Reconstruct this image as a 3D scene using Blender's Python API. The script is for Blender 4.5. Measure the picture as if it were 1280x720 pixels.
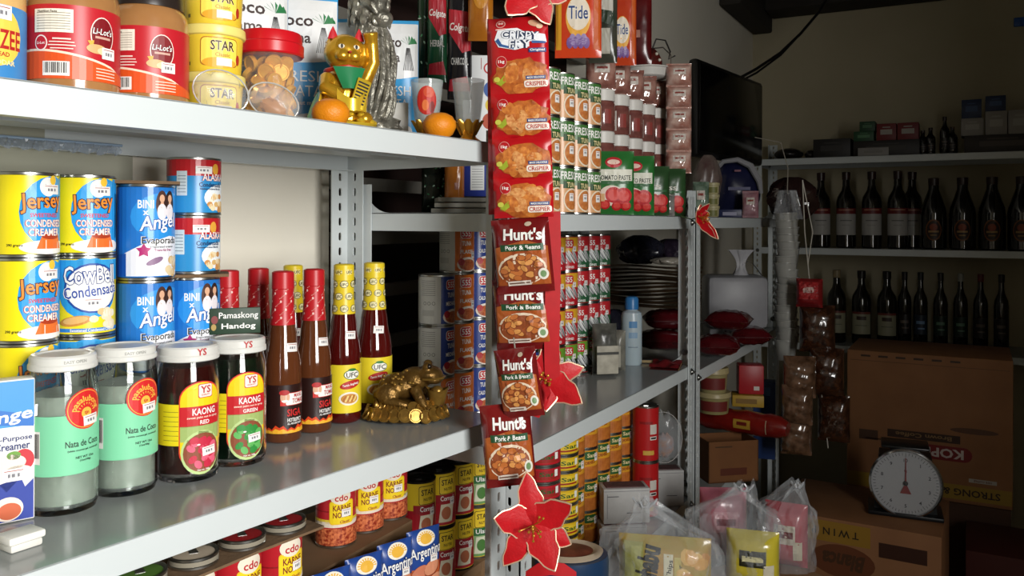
import bpy, bmesh, math, random
from mathutils import Vector, Matrix
for _o in list(bpy.data.objects): bpy.data.objects.remove(_o)
SC = bpy.context.scene
COL = SC.collection
PI = math.pi
random.seed(7)

# ---------------------------------------------------------------- camera
EYE = Vector((0, 0, 1.45))
YAW = math.atan(575 / 1050)
cam = bpy.data.cameras.new('camera'); cam_o = bpy.data.objects.new('camera', cam); COL.objects.link(cam_o)
cam.sensor_width = 36; cam.lens = 36 * 1050 / 1280; cam.shift_y = (277 - 360) / 1280
cam.clip_start = .01
fw = Vector((math.cos(YAW), math.sin(YAW), 0)); rt = Vector((math.sin(YAW), -math.cos(YAW), 0)); up = Vector((0, 0, 1))
ROLL = .003
rt2 = rt * math.cos(ROLL) + up * math.sin(ROLL); up2 = up * math.cos(ROLL) - rt * math.sin(ROLL)
cam_o.matrix_world = Matrix(((rt2.x, up2.x, -fw.x, 0), (rt2.y, up2.y, -fw.y, 0), (rt2.z, up2.z, -fw.z, EYE.z), (0, 0, 0, 1)))
SC.camera = cam_o

# ---------------------------------------------------------------- world, light, exposure
W = bpy.data.worlds.new('world'); SC.world = W; W.use_nodes = True
W.node_tree.nodes['Background'].inputs[0].default_value = (.9, .95, 1, 1)
W.node_tree.nodes['Background'].inputs[1].default_value = .3
def area(name, loc, target, sx, sy, power, col):
    l = bpy.data.lights.new(name, 'AREA'); l.shape = 'RECTANGLE'; l.size = sx; l.size_y = sy; l.energy = power; l.color = col
    o = bpy.data.objects.new(name, l); COL.objects.link(o); o.location = loc
    d = Vector(target) - Vector(loc); o.rotation_euler = d.to_track_quat('-Z', 'Y').to_euler(); return o
# daylight through the shop's serving window, in the wall opposite the shelves
area('shop_window_daylight', (-.20, -1.45, 1.72), (-.1, 0, 1.68), .95, 1.1, 78, (1, .985, .96))
SC.view_settings.view_transform = 'Standard'
SC.view_settings.look = 'None'
SC.view_settings.exposure = .22
SC.view_settings.gamma = 1
SC.view_settings.use_curve_mapping = False

# ---------------------------------------------------------------- helpers
def lin(c):
    if isinstance(c, str):
        c = [int(c[i:i + 2], 16) / 255 for i in (0, 2, 4)]
    return tuple((v / 12.92 if v <= .04045 else ((v + .055) / 1.055) ** 2.4) for v in c[:3]) + (1,)
MATS = {}
def M(col, rough=.45, metal=0, trans=0, ior=1.45, noise=None, bump=0, bscale=60, coat=0, emit=0, sss=0, alpha=1):
    """procedural principled material; noise = (second colour, scale, contrast)"""
    key = (col if isinstance(col, str) else tuple(col), rough, metal, trans, ior, noise, bump, bscale, coat, emit, sss, alpha)
    if key in MATS: return MATS[key]
    m = bpy.data.materials.new('paint_%s' % (col,)); m.use_nodes = True
    nt = m.node_tree; b = nt.nodes['Principled BSDF']
    b.inputs['Base Color'].default_value = lin(col); b.inputs['Roughness'].default_value = rough
    b.inputs['Metallic'].default_value = metal; b.inputs['Transmission Weight'].default_value = trans; b.inputs['IOR'].default_value = ior
    b.inputs['Coat Weight'].default_value = coat
    b.inputs['Alpha'].default_value = alpha
    if sss: b.inputs['Subsurface Weight'].default_value = sss; b.inputs['Subsurface Radius'].default_value = (.01, .006, .004)
    if emit: b.inputs['Emission Color'].default_value = lin(col); b.inputs['Emission Strength'].default_value = emit
    if noise or bump:
        tc = nt.nodes.new('ShaderNodeTexCoord'); n = nt.nodes.new('ShaderNodeTexNoise'); n.inputs['Detail'].default_value = 4
        nt.links.new(tc.outputs['Object'], n.inputs['Vector'])
        if noise:
            n.inputs['Scale'].default_value = noise[1]
            r = nt.nodes.new('ShaderNodeValToRGB'); k = noise[2]
            r.color_ramp.elements[0].position = .5 - k; r.color_ramp.elements[1].position = .5 + k
            r.color_ramp.elements[0].color = lin(noise[0]); r.color_ramp.elements[1].color = lin(col)
            nt.links.new(n.outputs['Fac'], r.inputs['Fac']); nt.links.new(r.outputs['Color'], b.inputs['Base Color'])
        if bump:
            n2 = nt.nodes.new('ShaderNodeTexNoise'); n2.inputs['Scale'].default_value = bscale; n2.inputs['Detail'].default_value = 4
            nt.links.new(tc.outputs['Object'], n2.inputs['Vector'])
            bp = nt.nodes.new('ShaderNodeBump'); bp.inputs['Strength'].default_value = bump; bp.inputs['Distance'].default_value = .004
            nt.links.new(n2.outputs['Fac'], bp.inputs['Height']); nt.links.new(bp.outputs['Normal'], b.inputs['Normal'])
    MATS[key] = m
    return m

class MB:
    """collects shapes for ONE mesh object"""
    def __init__(s): s.v = []; s.f = []; s.m = []
    def add(s, vs, fs, mi=0):
        o = len(s.v); s.v += [tuple(q) for q in vs]; s.f += [tuple(i + o for i in q) for q in fs]; s.m += [mi] * len(fs); return s
    def box(s, x0, x1, y0, y1, z0, z1, mi=0):
        vs = [(x, y, z) for z in (z0, z1) for y in (y0, y1) for x in (x0, x1)]
        return s.add(vs, [(0, 2, 3, 1), (4, 5, 7, 6), (0, 1, 5, 4), (2, 6, 7, 3), (0, 4, 6, 2), (1, 3, 7, 5)], mi)
    def rbox(s, x0, x1, y0, y1, z0, z1, r=.002, mi=0):
        """box with chamfered edges"""
        r = min(r, (x1 - x0) * .45, (y1 - y0) * .45, (z1 - z0) * .45)
        bm = bmesh.new(); bmesh.ops.create_cube(bm, size=1)
        for v in bm.verts: v.co = Vector(((x0 + x1) / 2 + v.co.x * (x1 - x0), (y0 + y1) / 2 + v.co.y * (y1 - y0), (z0 + z1) / 2 + v.co.z * (z1 - z0)))
        bmesh.ops.bevel(bm, geom=list(bm.edges), offset=r, segments=2, affect='EDGES', profile=.5)
        bm.verts.index_update(); s.add([v.co for v in bm.verts], [[v.index for v in f.verts] for f in bm.faces], mi); bm.free(); return s
    def lathe(s, prof, seg=28, c=(0, 0, 0), mi=0, a0=0, a1=2 * PI, sx=1, sy=1):
        full = abs(a1 - a0 - 2 * PI) < 1e-6; n = seg if full else seg + 1; vs = []
        for r, z in prof:
            for k in range(n):
                a = a0 + (a1 - a0) * k / seg
                vs.append((c[0] + r * math.sin(a) * sx, c[1] - r * math.cos(a) * sy, c[2] + z))
        fs = []
        for i in range(len(prof) - 1):
            for k in range(seg):
                k2 = (k + 1) % n
                fs.append((i * n + k, i * n + k2, (i + 1) * n + k2, (i + 1) * n + k))
        return s.add(vs, fs, mi)
    def tube(s, pts, r, seg=8, mi=0, cap=True):
        pts = [Vector(p) for p in pts]; rs = r if isinstance(r, (list, tuple)) else [r] * len(pts); vs = []; n = len(pts); prev = None
        for i, p in enumerate(pts):
            t = (pts[min(i + 1, n - 1)] - pts[max(i - 1, 0)]).normalized()
            if prev is None: a = t.orthogonal().normalized()
            else: a = (prev - t * prev.dot(t)).normalized()
            prev = a; b = t.cross(a)
            for k in range(seg):
                q = 2 * PI * k / seg; vs.append(p + (a * math.cos(q) + b * math.sin(q)) * rs[i])
        fs = [(i * seg + k, i * seg + (k + 1) % seg, (i + 1) * seg + (k + 1) % seg, (i + 1) * seg + k) for i in range(n - 1) for k in range(seg)]
        if cap: fs += [tuple(range(seg))[::-1], tuple((n - 1) * seg + k for k in range(seg))]
        return s.add(vs, fs, mi)
    def surf(s, fn, nu, nv, mi=0, wrap=False):
        vs = [fn(i / nu, j / nv) for j in range(nv + 1) for i in range(nu + (0 if wrap else 1))]; w = nu + (0 if wrap else 1)
        return s.add(vs, [(j * w + i, j * w + (i + 1) % w, (j + 1) * w + (i + 1) % w, (j + 1) * w + i) for j in range(nv) for i in range(nu)], mi)
    def ball(s, c, rx, ry=None, rz=None, seg=14, rings=9, mi=0, fn=None):
        ry = ry or rx; rz = rz or rx
        def q(u, v):
            a = u * 2 * PI; e = (v - .5) * PI; d = Vector((math.cos(a) * math.cos(e), math.sin(a) * math.cos(e), math.sin(e)))
            k = fn(d) if fn else 1
            return (c[0] + d.x * rx * k, c[1] + d.y * ry * k, c[2] + d.z * rz * k)
        return s.surf(q, seg, rings, mi, True)
    def prism(s, poly, t0, t1, mi=0, axis='y'):
        n = len(poly); vs = []
        for t in (t0, t1):
            for a, b in poly: vs.append({'y': (a, t, b), 'z': (a, b, t), 'x': (t, a, b)}[axis])
        return s.add(vs, [tuple(range(n)), tuple(range(2 * n - 1, n - 1, -1))] + [(i, i + n, (i + 1) % n + n, (i + 1) % n) for i in range(n)], mi)
    def xf(s, mat):
        s.v = [tuple(mat @ Vector(q)) for q in s.v]; return s
    def mesh(s, name, mats, smooth=True, ang=35):
        me = bpy.data.meshes.new(name); me.from_pydata(s.v, [], s.f)
        for m in (mats if isinstance(mats, (list, tuple)) else [mats]): me.materials.append(m)
        me.polygons.foreach_set('material_index', s.m)
        bm = bmesh.new(); bm.from_mesh(me); bmesh.ops.recalc_face_normals(bm, faces=bm.faces); bm.to_mesh(me); bm.free()
        if smooth:
            me.polygons.foreach_set('use_smooth', [True] * len(me.polygons)); me.set_sharp_from_angle(angle=math.radians(ang))
        me.update(); return me
    def build(s, name, mats, parent=None, smooth=True, ang=35):
        return link(name, s.mesh(name, mats, smooth, ang), parent)

def link(name, me, parent=None, loc=None, rz=None):
    o = bpy.data.objects.new(name, me); COL.objects.link(o)
    if parent: o.parent = parent
    if loc: o.location = loc
    if rz is not None: o.rotation_euler = (0, 0, rz)
    return o
def tag(o, label, cat, group=None):
    o['label'] = label; o['category'] = cat
    if group: o['group'] = group
    return o
def thing(name, label, cat, loc=(0, 0, 0), rz=0, group=None):
    o = bpy.data.objects.new(name, None); COL.objects.link(o); o.empty_display_size = .02
    o.location = loc; o.rotation_euler = (0, 0, rz); return tag(o, label, cat, group)
def struct(o, label=None):
    o['kind'] = 'structure'
    if label: o['label'] = label
    return o
def dup(src, loc, rz, label=None):
    r = src.copy(); COL.objects.link(r); r.location = loc; r.rotation_euler = (0, 0, rz)
    if label: r['label'] = label
    for ch in src.children:
        c = ch.copy(); COL.objects.link(c); c.parent = r
        for g in ch.children:
            d = g.copy(); COL.objects.link(d); d.parent = c
    return r
def to_eye(x, y, turn=0):
    """heading that turns a thing's front (-Y) to where the photographer stands, plus a turn in degrees"""
    return math.atan2(-x, y) + math.radians(turn)
ORD = ['', 'first', 'second', 'third', 'fourth', 'fifth', 'sixth', 'seventh', 'eighth', 'ninth', 'tenth', 'eleventh', 'twelfth']

# ---- flat print (lettering, label art) laid on a label surface
TEXT = {}
def text_mesh(s, bold):
    k = (s, bold)
    if k not in TEXT:
        cu = bpy.data.curves.new('t', 'FONT'); cu.body = s; cu.resolution_u = 2; cu.offset = bold; cu.size = 1
        ob = bpy.data.objects.new('t', cu); COL.objects.link(ob)
        dg = bpy.context.evaluated_depsgraph_get(); dg.update()
        me = bpy.data.meshes.new_from_object(ob.evaluated_get(dg))
        vs = [(v.co.x, v.co.y) for v in me.vertices]; fs = [tuple(p.vertices) for p in me.polygons]
        bpy.data.objects.remove(ob); bpy.data.curves.remove(cu); bpy.data.meshes.remove(me)
        x0 = min(v[0] for v in vs); x1 = max(v[0] for v in vs); y0 = min(v[1] for v in vs); y1 = max(v[1] for v in vs)
        TEXT[k] = ([((v[0] - (x0 + x1) / 2), (v[1] - (y0 + y1) / 2)) for v in vs], fs, x1 - x0, y1 - y0)
    return TEXT[k]
class Print:
    def __init__(s): s.items = []
    def poly(s, pts, mat, layer=0): s.items.append(([tuple(p) for p in pts], None, mat, layer)); return s
    def rect(s, x, y, w, h, mat, layer=0): return s.poly([(x - w / 2, y - h / 2), (x + w / 2, y - h / 2), (x + w / 2, y + h / 2), (x - w / 2, y + h / 2)], mat, layer)
    def ell(s, x, y, rx, ry, mat, layer=0, n=22, rot=0, a0=0, a1=2 * PI):
        c, d = math.cos(rot), math.sin(rot); q = []
        for k in range(n):
            a = a0 + (a1 - a0) * k / (n if a1 - a0 > 6.28 else n - 1); px, py = rx * math.cos(a), ry * math.sin(a); q.append((x + px * c - py * d, y + px * d + py * c))
        return s.poly(q, mat, layer)
    def rrect(s, x, y, w, h, r, mat, layer=0):
        q = []
        for cx, cy, a in ((w / 2 - r, h / 2 - r, 0), (-w / 2 + r, h / 2 - r, 1), (-w / 2 + r, -h / 2 + r, 2), (w / 2 - r, -h / 2 + r, 3)):
            for k in range(5): t = (a + k / 4) * PI / 2; q.append((x + cx + r * math.cos(t), y + cy + r * math.sin(t)))
        return s.poly(q, mat, layer)
    def text(s, t, x, y, h, mat, layer=1, w=None, bold=.02, rot=0, shear=0, arc=0):
        vs, fs, tw, tht = text_mesh(t, bold); k = h / tht; kx = (w / tw) if w else k; out = []; c, d = math.cos(rot), math.sin(rot)
        for a, b in vs:
            a *= kx; b *= k; a += b * shear
            if arc: rr = abs(arc) + (b if arc > 0 else -b); q = a / abs(arc); a, b = rr * math.sin(q), (rr * math.cos(q) - abs(arc)) * (1 if arc > 0 else -1)
            out.append((x + a * c - b * d, y + a * d + b * c))
        s.items.append((out, fs, mat, layer)); return s
    def price(s, x, y, w=.016, h=.009, layer=6, rot=0):
        q = [(-w / 2, -h / 2), (w / 2, -h / 2), (w / 2, h / 2), (-w / 2, h / 2)]; c, d = math.cos(rot), math.sin(rot)
        s.poly([(x + a * c - b * d, y + a * d + b * c) for a, b in q], M('ece9e4', .5), layer)
        for dx, ww in ((-.2, .1), (-.02, .14), (.2, .1)): s.poly([(x + a * c - b * d, y + a * d + b * c) for a, b in ((w * (dx - ww / 2), -h * .18), (w * (dx + ww / 2), -h * .18), (w * (dx + ww / 2), h * .1), (w * (dx - ww / 2), h * .1))], M('77767c', .5), layer + 1)
        s.poly([(x + a * c - b * d, y + a * d + b * c) for a, b in ((-w * .4, h * .3), (w * .4, h * .3), (w * .4, h * .36), (-w * .4, h * .36))], M('a04040', .5), layer + 1)
        return s
    def barcode(s, x, y, w, h, layer=2):
        s.rect(x, y, w, h, M('e8e6e0', .5), layer)
        random.seed(3); q = x - w * .44
        while q < x + w * .42:
            b = w * random.choice((.02, .03, .05)); s.rect(q + b / 2, y + h * .06, b, h * .74, M('222222', .5), layer + 1); q += b + w * random.choice((.025, .035, .045))
        return s
    def mesh(s, name, fmap, gx=.006, gy=0, eps=.00022, lay=.00012):
        mats = []; V = []; F = []; MI = []
        for pts, fs, mat, layer in s.items:
            if mat not in mats: mats.append(mat)
            mi = mats.index(mat); bm = bmesh.new(); bv = [bm.verts.new((p[0], p[1], 0)) for p in pts]
            if fs is None:
                try: bm.faces.new(bv)
                except ValueError: bm.free(); continue
                bmesh.ops.triangulate(bm, faces=bm.faces)
            else:
                for f in fs:
                    try: bm.faces.new([bv[i] for i in f])
                    except ValueError: pass
            for ax, g in ((0, gx), (1, gy)):
                if not g: continue
                lo = min(p[ax] for p in pts); hi = max(p[ax] for p in pts); k = math.floor(lo / g) + 1
                while k * g < hi - 1e-6:
                    co = [0, 0, 0]; co[ax] = k * g; no = [0, 0, 0]; no[ax] = 1
                    bmesh.ops.bisect_plane(bm, geom=list(bm.verts) + list(bm.edges) + list(bm.faces), dist=1e-7, plane_co=co, plane_no=no); k += 1
            bm.verts.index_update(); o = len(V)
            V += [fmap(v.co.x, v.co.y, eps + lay * layer) for v in bm.verts]
            for f in bm.faces:
                F.append([v.index + o for v in f.verts]); MI.append(mi)
            bm.free()
        me = bpy.data.meshes.new(name); me.from_pydata(V, [], F)
        for m in mats: me.materials.append(m)
        me.polygons.foreach_set('material_index', MI); me.update(); return me
    def build(s, name, fmap, parent, **k): return link(name, s.mesh(name, fmap, **k), parent)
def cyl(r):
    rf = r if callable(r) else (lambda y: r)
    def g(x, y, e):
        q = rf(y); return ((q + e) * math.sin(x / q), -(q + e) * math.cos(x / q), y)
    return g
def flat(y0=0): return lambda x, y, e: (x, y0 - e, y)

# ================================================================ SETTING
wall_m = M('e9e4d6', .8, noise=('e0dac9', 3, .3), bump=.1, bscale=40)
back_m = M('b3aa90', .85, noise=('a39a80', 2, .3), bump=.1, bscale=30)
struct(MB().box(-1.4, 4.6, -1.3, 1.3, -.05, 0).build('floor', M('6b675f', .6, noise=('5a564f', 5, .3))), 'grey concrete shop floor')
struct(MB().box(-1.4, 4.6, -1.3, 1.3, 2.62, 2.66).build('ceiling', M('3a362f', .8)), 'dark unlit ceiling')
# side wall behind the racks, with an opening behind the second rack
wy = 1.0
wl = MB(); x0, x1, z0, z1 = 1.15, 2.40, .5, 2.1
wl.box(-1.4, x0, wy, wy + .12, 0, 2.62).box(x1, 4.5, wy, wy + .12, 0, 2.62).box(x0, x1, wy, wy + .12, 0, z0).box(x0, x1, wy, wy + .12, z1, 2.62)
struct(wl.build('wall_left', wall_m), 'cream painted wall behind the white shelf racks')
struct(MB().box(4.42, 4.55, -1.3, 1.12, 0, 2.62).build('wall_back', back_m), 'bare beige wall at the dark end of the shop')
# wall opposite, with the serving window the daylight comes through
wr = MB(); a0, a1, b0, b1 = -.6, .3, 1.15, 2.25
wr.box(-1.4, a0, -1.25, -1.15, 0, 2.62).box(a1, 4.5, -1.25, -1.15, 0, 2.62).box(a0, a1, -1.25, -1.15, 0, b0).box(a0, a1, -1.25, -1.15, b1, 2.62)
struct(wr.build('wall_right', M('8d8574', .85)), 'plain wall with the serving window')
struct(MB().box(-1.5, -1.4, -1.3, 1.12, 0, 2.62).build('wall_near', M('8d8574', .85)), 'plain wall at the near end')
# dark slatted window behind the second rack
wn = struct(MB().box(x0 - .02, x1 + .02, wy + .16, wy + .18, z0 - .02, z1 + .02).build('window_1', M('2a1610', .7, noise=('1c0e0a', 12, .3))), 'dark brown shuttered window with grey slats')
sm = MB().box(x0, x1, -.008, .008, -.013, .013).mesh('slat', M('6d6a62', .6))
for k in range(15): link('slat', sm, wn, (0, wy + .06, z0 + .06 + k * .107))
fr = MB().box(x0, x1, wy + .12, wy + .16, z0 - .02, z0).box(x0, x1, wy + .12, wy + .16, z1, z1 + .02).box(x0 - .02, x0, wy + .12, wy + .16, z0, z1).box(x1, x1 + .02, wy + .12, wy + .16, z0, z1)
fr.build('window_frame', M('2a1a12', .6), wn)
struct(MB().rbox(-.6, .745, wy - .012, wy - .001, .8, 2.4, .002).build('trim_1', M('aeae9d', .7, noise=('a4a493', 8, .3))), 'grey-green board fixed to the cream wall')
# dark beam under the ceiling
struct(MB().rbox(4.22, 4.419, -1.14, .9, 2.49, 2.6, .01).rbox(3.75, 4.419, .9, .999, 2.42, 2.6, .01).build('trim_2', M('2b2722', .8, bump=.4, bscale=20)), 'dark rough beam under the ceiling')

# ================================================================ RACKS
white_p = M('cbd1d1', .36, noise=('c3caca', 4, .3))
deck_p = M('9ea2a1', .16, noise=('979b9a', 6, .3))
steel = M('8a8a86', .3, metal=1)
def post_mesh(h, wx=.038, wy_=.038, pitch=.0252, t=.0022, sx=1, sy=1):
    """slotted angle: two flanges from the corner at the origin, along +x and +y, real oval slots"""
    mb = MB(); n = int(h / pitch); oc = 16; A = [2 * PI * k / oc for k in range(oc)]; cl = lambda v: max(-1, min(1, v * 1.41422))
    ov = [(.0034 * math.cos(a), .0034 * math.sin(a) + (.0035 if math.sin(a) > 1e-6 else -.0035 if math.sin(a) < -1e-6 else 0)) for a in A]
    for fl, w in ((0, wx), (1, wy_)):
        out = [(w / 2 * cl(math.cos(a)), pitch / 2 * cl(math.sin(a))) for a in A]
        for i in range(n):
            zc = (i + .5) * pitch; vs = []; fs = []
            for T in (0, t):
                for a, b in ov + out:
                    q = (w / 2 + a, T, zc + b) if fl == 0 else (T, w / 2 + a, zc + b); vs.append((q[0] * sx, q[1] * sy, q[2]))
            for k in range(oc):
                k2 = (k + 1) % oc; S = 2 * oc
                fs += [(k, k2, oc + k2, oc + k), (S + k, S + k2, S + oc + k2, S + oc + k), (k, k2, S + k2, S + k), (oc + k, oc + k2, S + oc + k2, S + oc + k)]
            mb.add(vs, fs)
    return mb.mesh('post', white_p, smooth=False)
def bolt_mesh():
    mb = MB().lathe([(0, .0062), (.004, .006), (.0062, .0038), (.0066, .0016), (.0085, .0016), (.0085, 0)], 10); mb.lathe([(0, .009), (.003, .009), (.003, .006)], 6)
    return mb.mesh('bolt', steel)
BOLT = bolt_mesh()
def gusset(up):
    q = [(0, 0), (.07, 0)]; n = 8
    for k in range(n + 1): a = PI / 2 * k / n; q.append((.07 - .058 * math.sin(a), .002 + .062 * (1 - math.cos(a)))) if False else q.append((.012 + .058 * (1 - math.sin(a)), .064 * (1 - math.cos(a))))
    q.append((0, .064))
    if not up: q = [(a, -b) for a, b in q]
    return q
def rack(label, corner, rz, Wd, D, H, decks, gus_up, lip=.030):
    t = thing('metal_rack', label, 'shelf rack', (corner[0], corner[1], 0), rz, 'white metal storage racks')
    for x, y, sx, sy in ((0, 0, 1, 1), (Wd, 0, -1, 1), (0, D, 1, -1), (Wd, D, -1, -1)):
        link('post', post_mesh(H, sx=sx, sy=sy), t, (x, y, 0))
    e = .0035
    for z in decks:
        mb = MB()
        mb.box(e, Wd - e, e, D - e, z - .0015, z, 1)
        for y0, y1 in ((e, e + .0016), (D - e - .0016, D - e)): mb.box(e, Wd - e, y0, y1, z - lip, z - .0004)
        for a, b in ((e, e + .0016), (Wd - e - .0016, Wd - e)): mb.box(a, b, e + .0016, D - e - .0016, z - lip, z - .0004)
        mb.box(e, Wd - e, e + .0016, e + .014, z - lip, z - lip + .0015).box(e, Wd - e, D - e - .014, D - e - .0016, z - lip, z - lip + .0015)
        mb.box(e + .03, Wd - e - .03, D * .45, D * .45 + .05, z - .018, z - .0016)   # stiffener under the deck
        s = mb.build('shelf_deck', [white_p, deck_p], t, smooth=False)
        for x, a in ((0, 1), (Wd, -1)):
            for y, b in ((0, 1), (D, -1)):
                if z > 1.55 and not gus_up: continue
                g = MB().prism([(p[0] * b, p[1]) for p in gusset(gus_up)], 0, .0018, axis='x')
                g.v = [(v[0] * a + x + a * .0055, v[1] + y + b * .0025, v[2] + z + (0 if gus_up else -lip)) for v in g.v]
                g.build('gusset_plate', white_p, s, smooth=False)
                # bolts: through the front/rear post flange and on the side flange inside
                bo = link('bolt', BOLT, s, (x + a * .020, y - b * .0005, z - lip * .5)); bo.rotation_euler = (PI / 2 if b > 0 else -PI / 2, 0, 0)
                bo = link('bolt', BOLT, s, (x + a * .0075, y + b * .048, z - lip * .5)); bo.rotation_euler = (0, -PI / 2 if a < 0 else PI / 2, 0)
                bo = link('bolt', BOLT, s, (x + a * .0075, y + b * .02, z + (.03 if gus_up else -lip - .022))); bo.rotation_euler = (0, -PI / 2 if a < 0 else PI / 2, 0)
    return t
RA = math.radians(-6.1)
ax, ay = 1.092, .606                      # front right corner of the near rack
rack('long white metal rack nearest the camera, full of milk cans and sauce bottles', (ax - 1.05 * math.cos(RA), ay - 1.05 * math.sin(RA)), RA, 1.05, .335, 1.60, (1.565, 1.16, .755), False)
rack('second white rack, decorated with red poinsettias, tuna cans on its shelves', (1.128, .602), 0, .905, .325, 1.52, (1.464, 1.099, .775), True)
rack('third white rack in the dim middle, loaded with bags and tubs', (2.045, .600), 0, 1.03, .325, 1.50, (1.464, 1.077, .722), True)
rack('white rack of liquor bottles against the back wall', (4.0, .90), math.radians(-90), 1.5, .36, 1.85, (1.745, 1.335, .90), True)

# ================================================================ PRODUCTS ON THE NEAR RACK
RED = 'c81e22'; WHT = 'efeee8'; BLK = '1c1a1a'; YEL = 'f0d416'
tin = M('b9bab6', .28, metal=1); tin_dk = M('3a3936', .35, metal=.8)
def outl(P, t, x, y, h, col, ocol, layer=2, ob=.06, w=None, b=.012, **k):
    wo = w * 1.04 if w else None
    P.text(t, x, y, h * 1.08, M(ocol), layer, w=wo, bold=ob, **k); P.text(t, x, y, h, M(col), layer + 1, w=w, bold=b, **k)
def can_body(r, h, parent, top=tin, rim=.0035):
    mb = MB().lathe([(0, .002), (r - .004, .002), (r - .003, 0), (r, .0006), (r, rim - .0008), (r - .0008, rim), (r - .0008, h - rim), (r, h - rim + .0008), (r, h - .0006), (r - .0015, h), (r - .003, h - .003), (r - .006, h - .003), (r - .009, h - .0024), (r - .011, h - .003), (0, h - .003)], 30)
    mb.prism([(-.005, -.003), (.005, -.003), (.004, .012), (-.004, .012)], h - .003, h - .0018, axis='z')
    return mb.build('tin', top, parent)
def sleeve(r, z0, z1, mat, parent, name='paper_label', a0=0, a1=2 * PI, seg=36):
    return MB().lathe([(r, z0), (r, z1)], seg, a0=a0, a1=a1).build(name, mat, parent)
def make_can(name, label, cat, r, h, col, design, group=None, top=tin, rough=.3):
    t = thing(name, label, cat, group=group); can_body(r, h, t, top)
    l = sleeve(r - .0004, .0036, h - .0036, M(col, rough), t)
    P = Print(); design(P, r, h); P.build('label_print', cyl(r - .0004), l); return t

# ---- condensed milk cans (two brands), evaporated milk cans, small condensada cans
def d_jersey(P, r, h):
    P.ell(.012, h * .53, .034, h * .43, M('2a9ade', .3), 0); P.rect(.05, h / 2, .05, h - .008, M('2a9ade', .3), 0)
    P.ell(.006, h * .83, .009, .010, M(WHT), 2); P.ell(.003, h * .84, .0012, .0018, M(BLK), 3); P.ell(.009, h * .84, .0012, .0018, M(BLK), 3); P.ell(.012, h * .91, .004, .005, M('f2c43c'), 3)
    outl(P, 'Jersey', .002, h * .64, .021, 'f08c2c', '3c2430', 2, w=.046, rot=.06)
    P.text('SWEETENED', .003, h * .495, .0042, M('d03030'), 3, w=.03)
    for i, q in enumerate(('CONDENSED', 'CREAMER')): outl(P, q, .004, h * (.40 - .105 * i), .0075, 'f6efe0', 'c2302c', 3, w=.040 - .006 * i, ob=.05)
    P.ell(.008, h * .12, .030, .0075, M(WHT), 1); P.poly([(-.006, h * .10), (.026, h * .10), (.021, h * .245), (-.001, h * .245)], M('e8702c'), 2); P.ell(.010, h * .245, .011, .003, M('a83a1a'), 3)
    P.text('390 grams', -.026, h * .14, .0036, M(BLK), 2)
    P.price(.010, h * .80, .020, .010)
def d_cowbell(P, r, h):
    P.rect(0, h * .82, .2, h * .26, M('2f9bd8', .3), 0); P.ell(0, h * .60, .034, h * .38, M('2f9bd8'), 0); P.ell(.004, h * .60, .030, h * .31, M('1d4a9a'), 1); P.ell(.004, h * .60, .0275, h * .285, M('f1efe6'), 2)
    outl(P, 'CowBell', .002, h * .765, .020, 'f7f4ea', '1d3f86', 3, w=.056, rot=.03)
    outl(P, 'Condensada', .004, h * .57, .0125, '23479b', 'f4f2ec', 3, w=.060, rot=.1)
    P.ell(-.014, h * .20, .017, .0055, M('c98a3c'), 3, rot=.15); P.ell(-.014, h * .21, .013, .004, M('e0b06a'), 4, rot=.15)
    random.seed(5)
    for k in range(12): P.ell(.016 + random.uniform(-.012, .012), h * .22 + random.uniform(-.009, .010), .005, .004, M(random.choice(('ecdcb8', 'dcc08a', 'f2e8d0'))), 4, n=9)
    P.rect(0, h * .085, .2, h * .045, M('2f7fc8'), 2); P.text('Sweetened Condensed Creamer', .006, h * .085, .0034, M(WHT), 3, w=.05)
    P.price(.004, h * .42, .020, .010)
JERSEY = make_can('condensed_milk_can', 'x', 'can', .0316, .0885, 'f2df1c', d_jersey, 'condensed milk cans in the two left stacks')
COW = make_can('condensed_milk_can', 'x', 'can', .0316, .0885, 'f0d927', d_cowbell, 'condensed milk cans in the two left stacks')
XA, YA = .5330, .8780
XB, YB = .5960, .8720
carton_m = M('8a6a48', .8, noise=('7c5e40', 14, .3))
t = thing('cardboard_tray', 'low brown cardboard tray under the yellow condensed milk stacks', 'tray', (.5620, .8800, 1.1602), to_eye(.562, .88, 38))
MB().rbox(-.060, .060, -.029, .029, 0, .0735, .002).build('tray_body', carton_m, t); MB().box(-.0602, .0602, -.0296, -.0291, .06, .0735).build('tape_strip', M('b89a6a', .4), t)
first = True
def stack(proto_used, proto, loc, rz, label):
    if proto.get('used'): return dup(proto, loc, rz, label)
    proto['used'] = 1; proto.location = loc; proto.rotation_euler = (0, 0, rz); proto['label'] = label; return proto
def put(proto, x, y, z, turn, label): return stack(0, proto, (x, y, z), to_eye(x, y, turn), label)
zb = 1.2342
for i, (nm) in enumerate(('bottom', 'middle', 'top')):
    put(JERSEY, XA, YA, zb + i * .0886, 24 + i * 2, 'yellow sweetened creamer can at the %s of the leftmost stack' % nm)
put(COW, XB, YB, zb, 8, 'yellow and blue condensada can, lowest, just above the white jar lids')
put(COW, XB, YB, zb + .0886, 8, 'yellow and blue condensada can below a sweetened creamer can')
put(JERSEY, XB, YB, zb + .1772, 14, 'yellow sweetened creamer can on top of the condensada cans')
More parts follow.
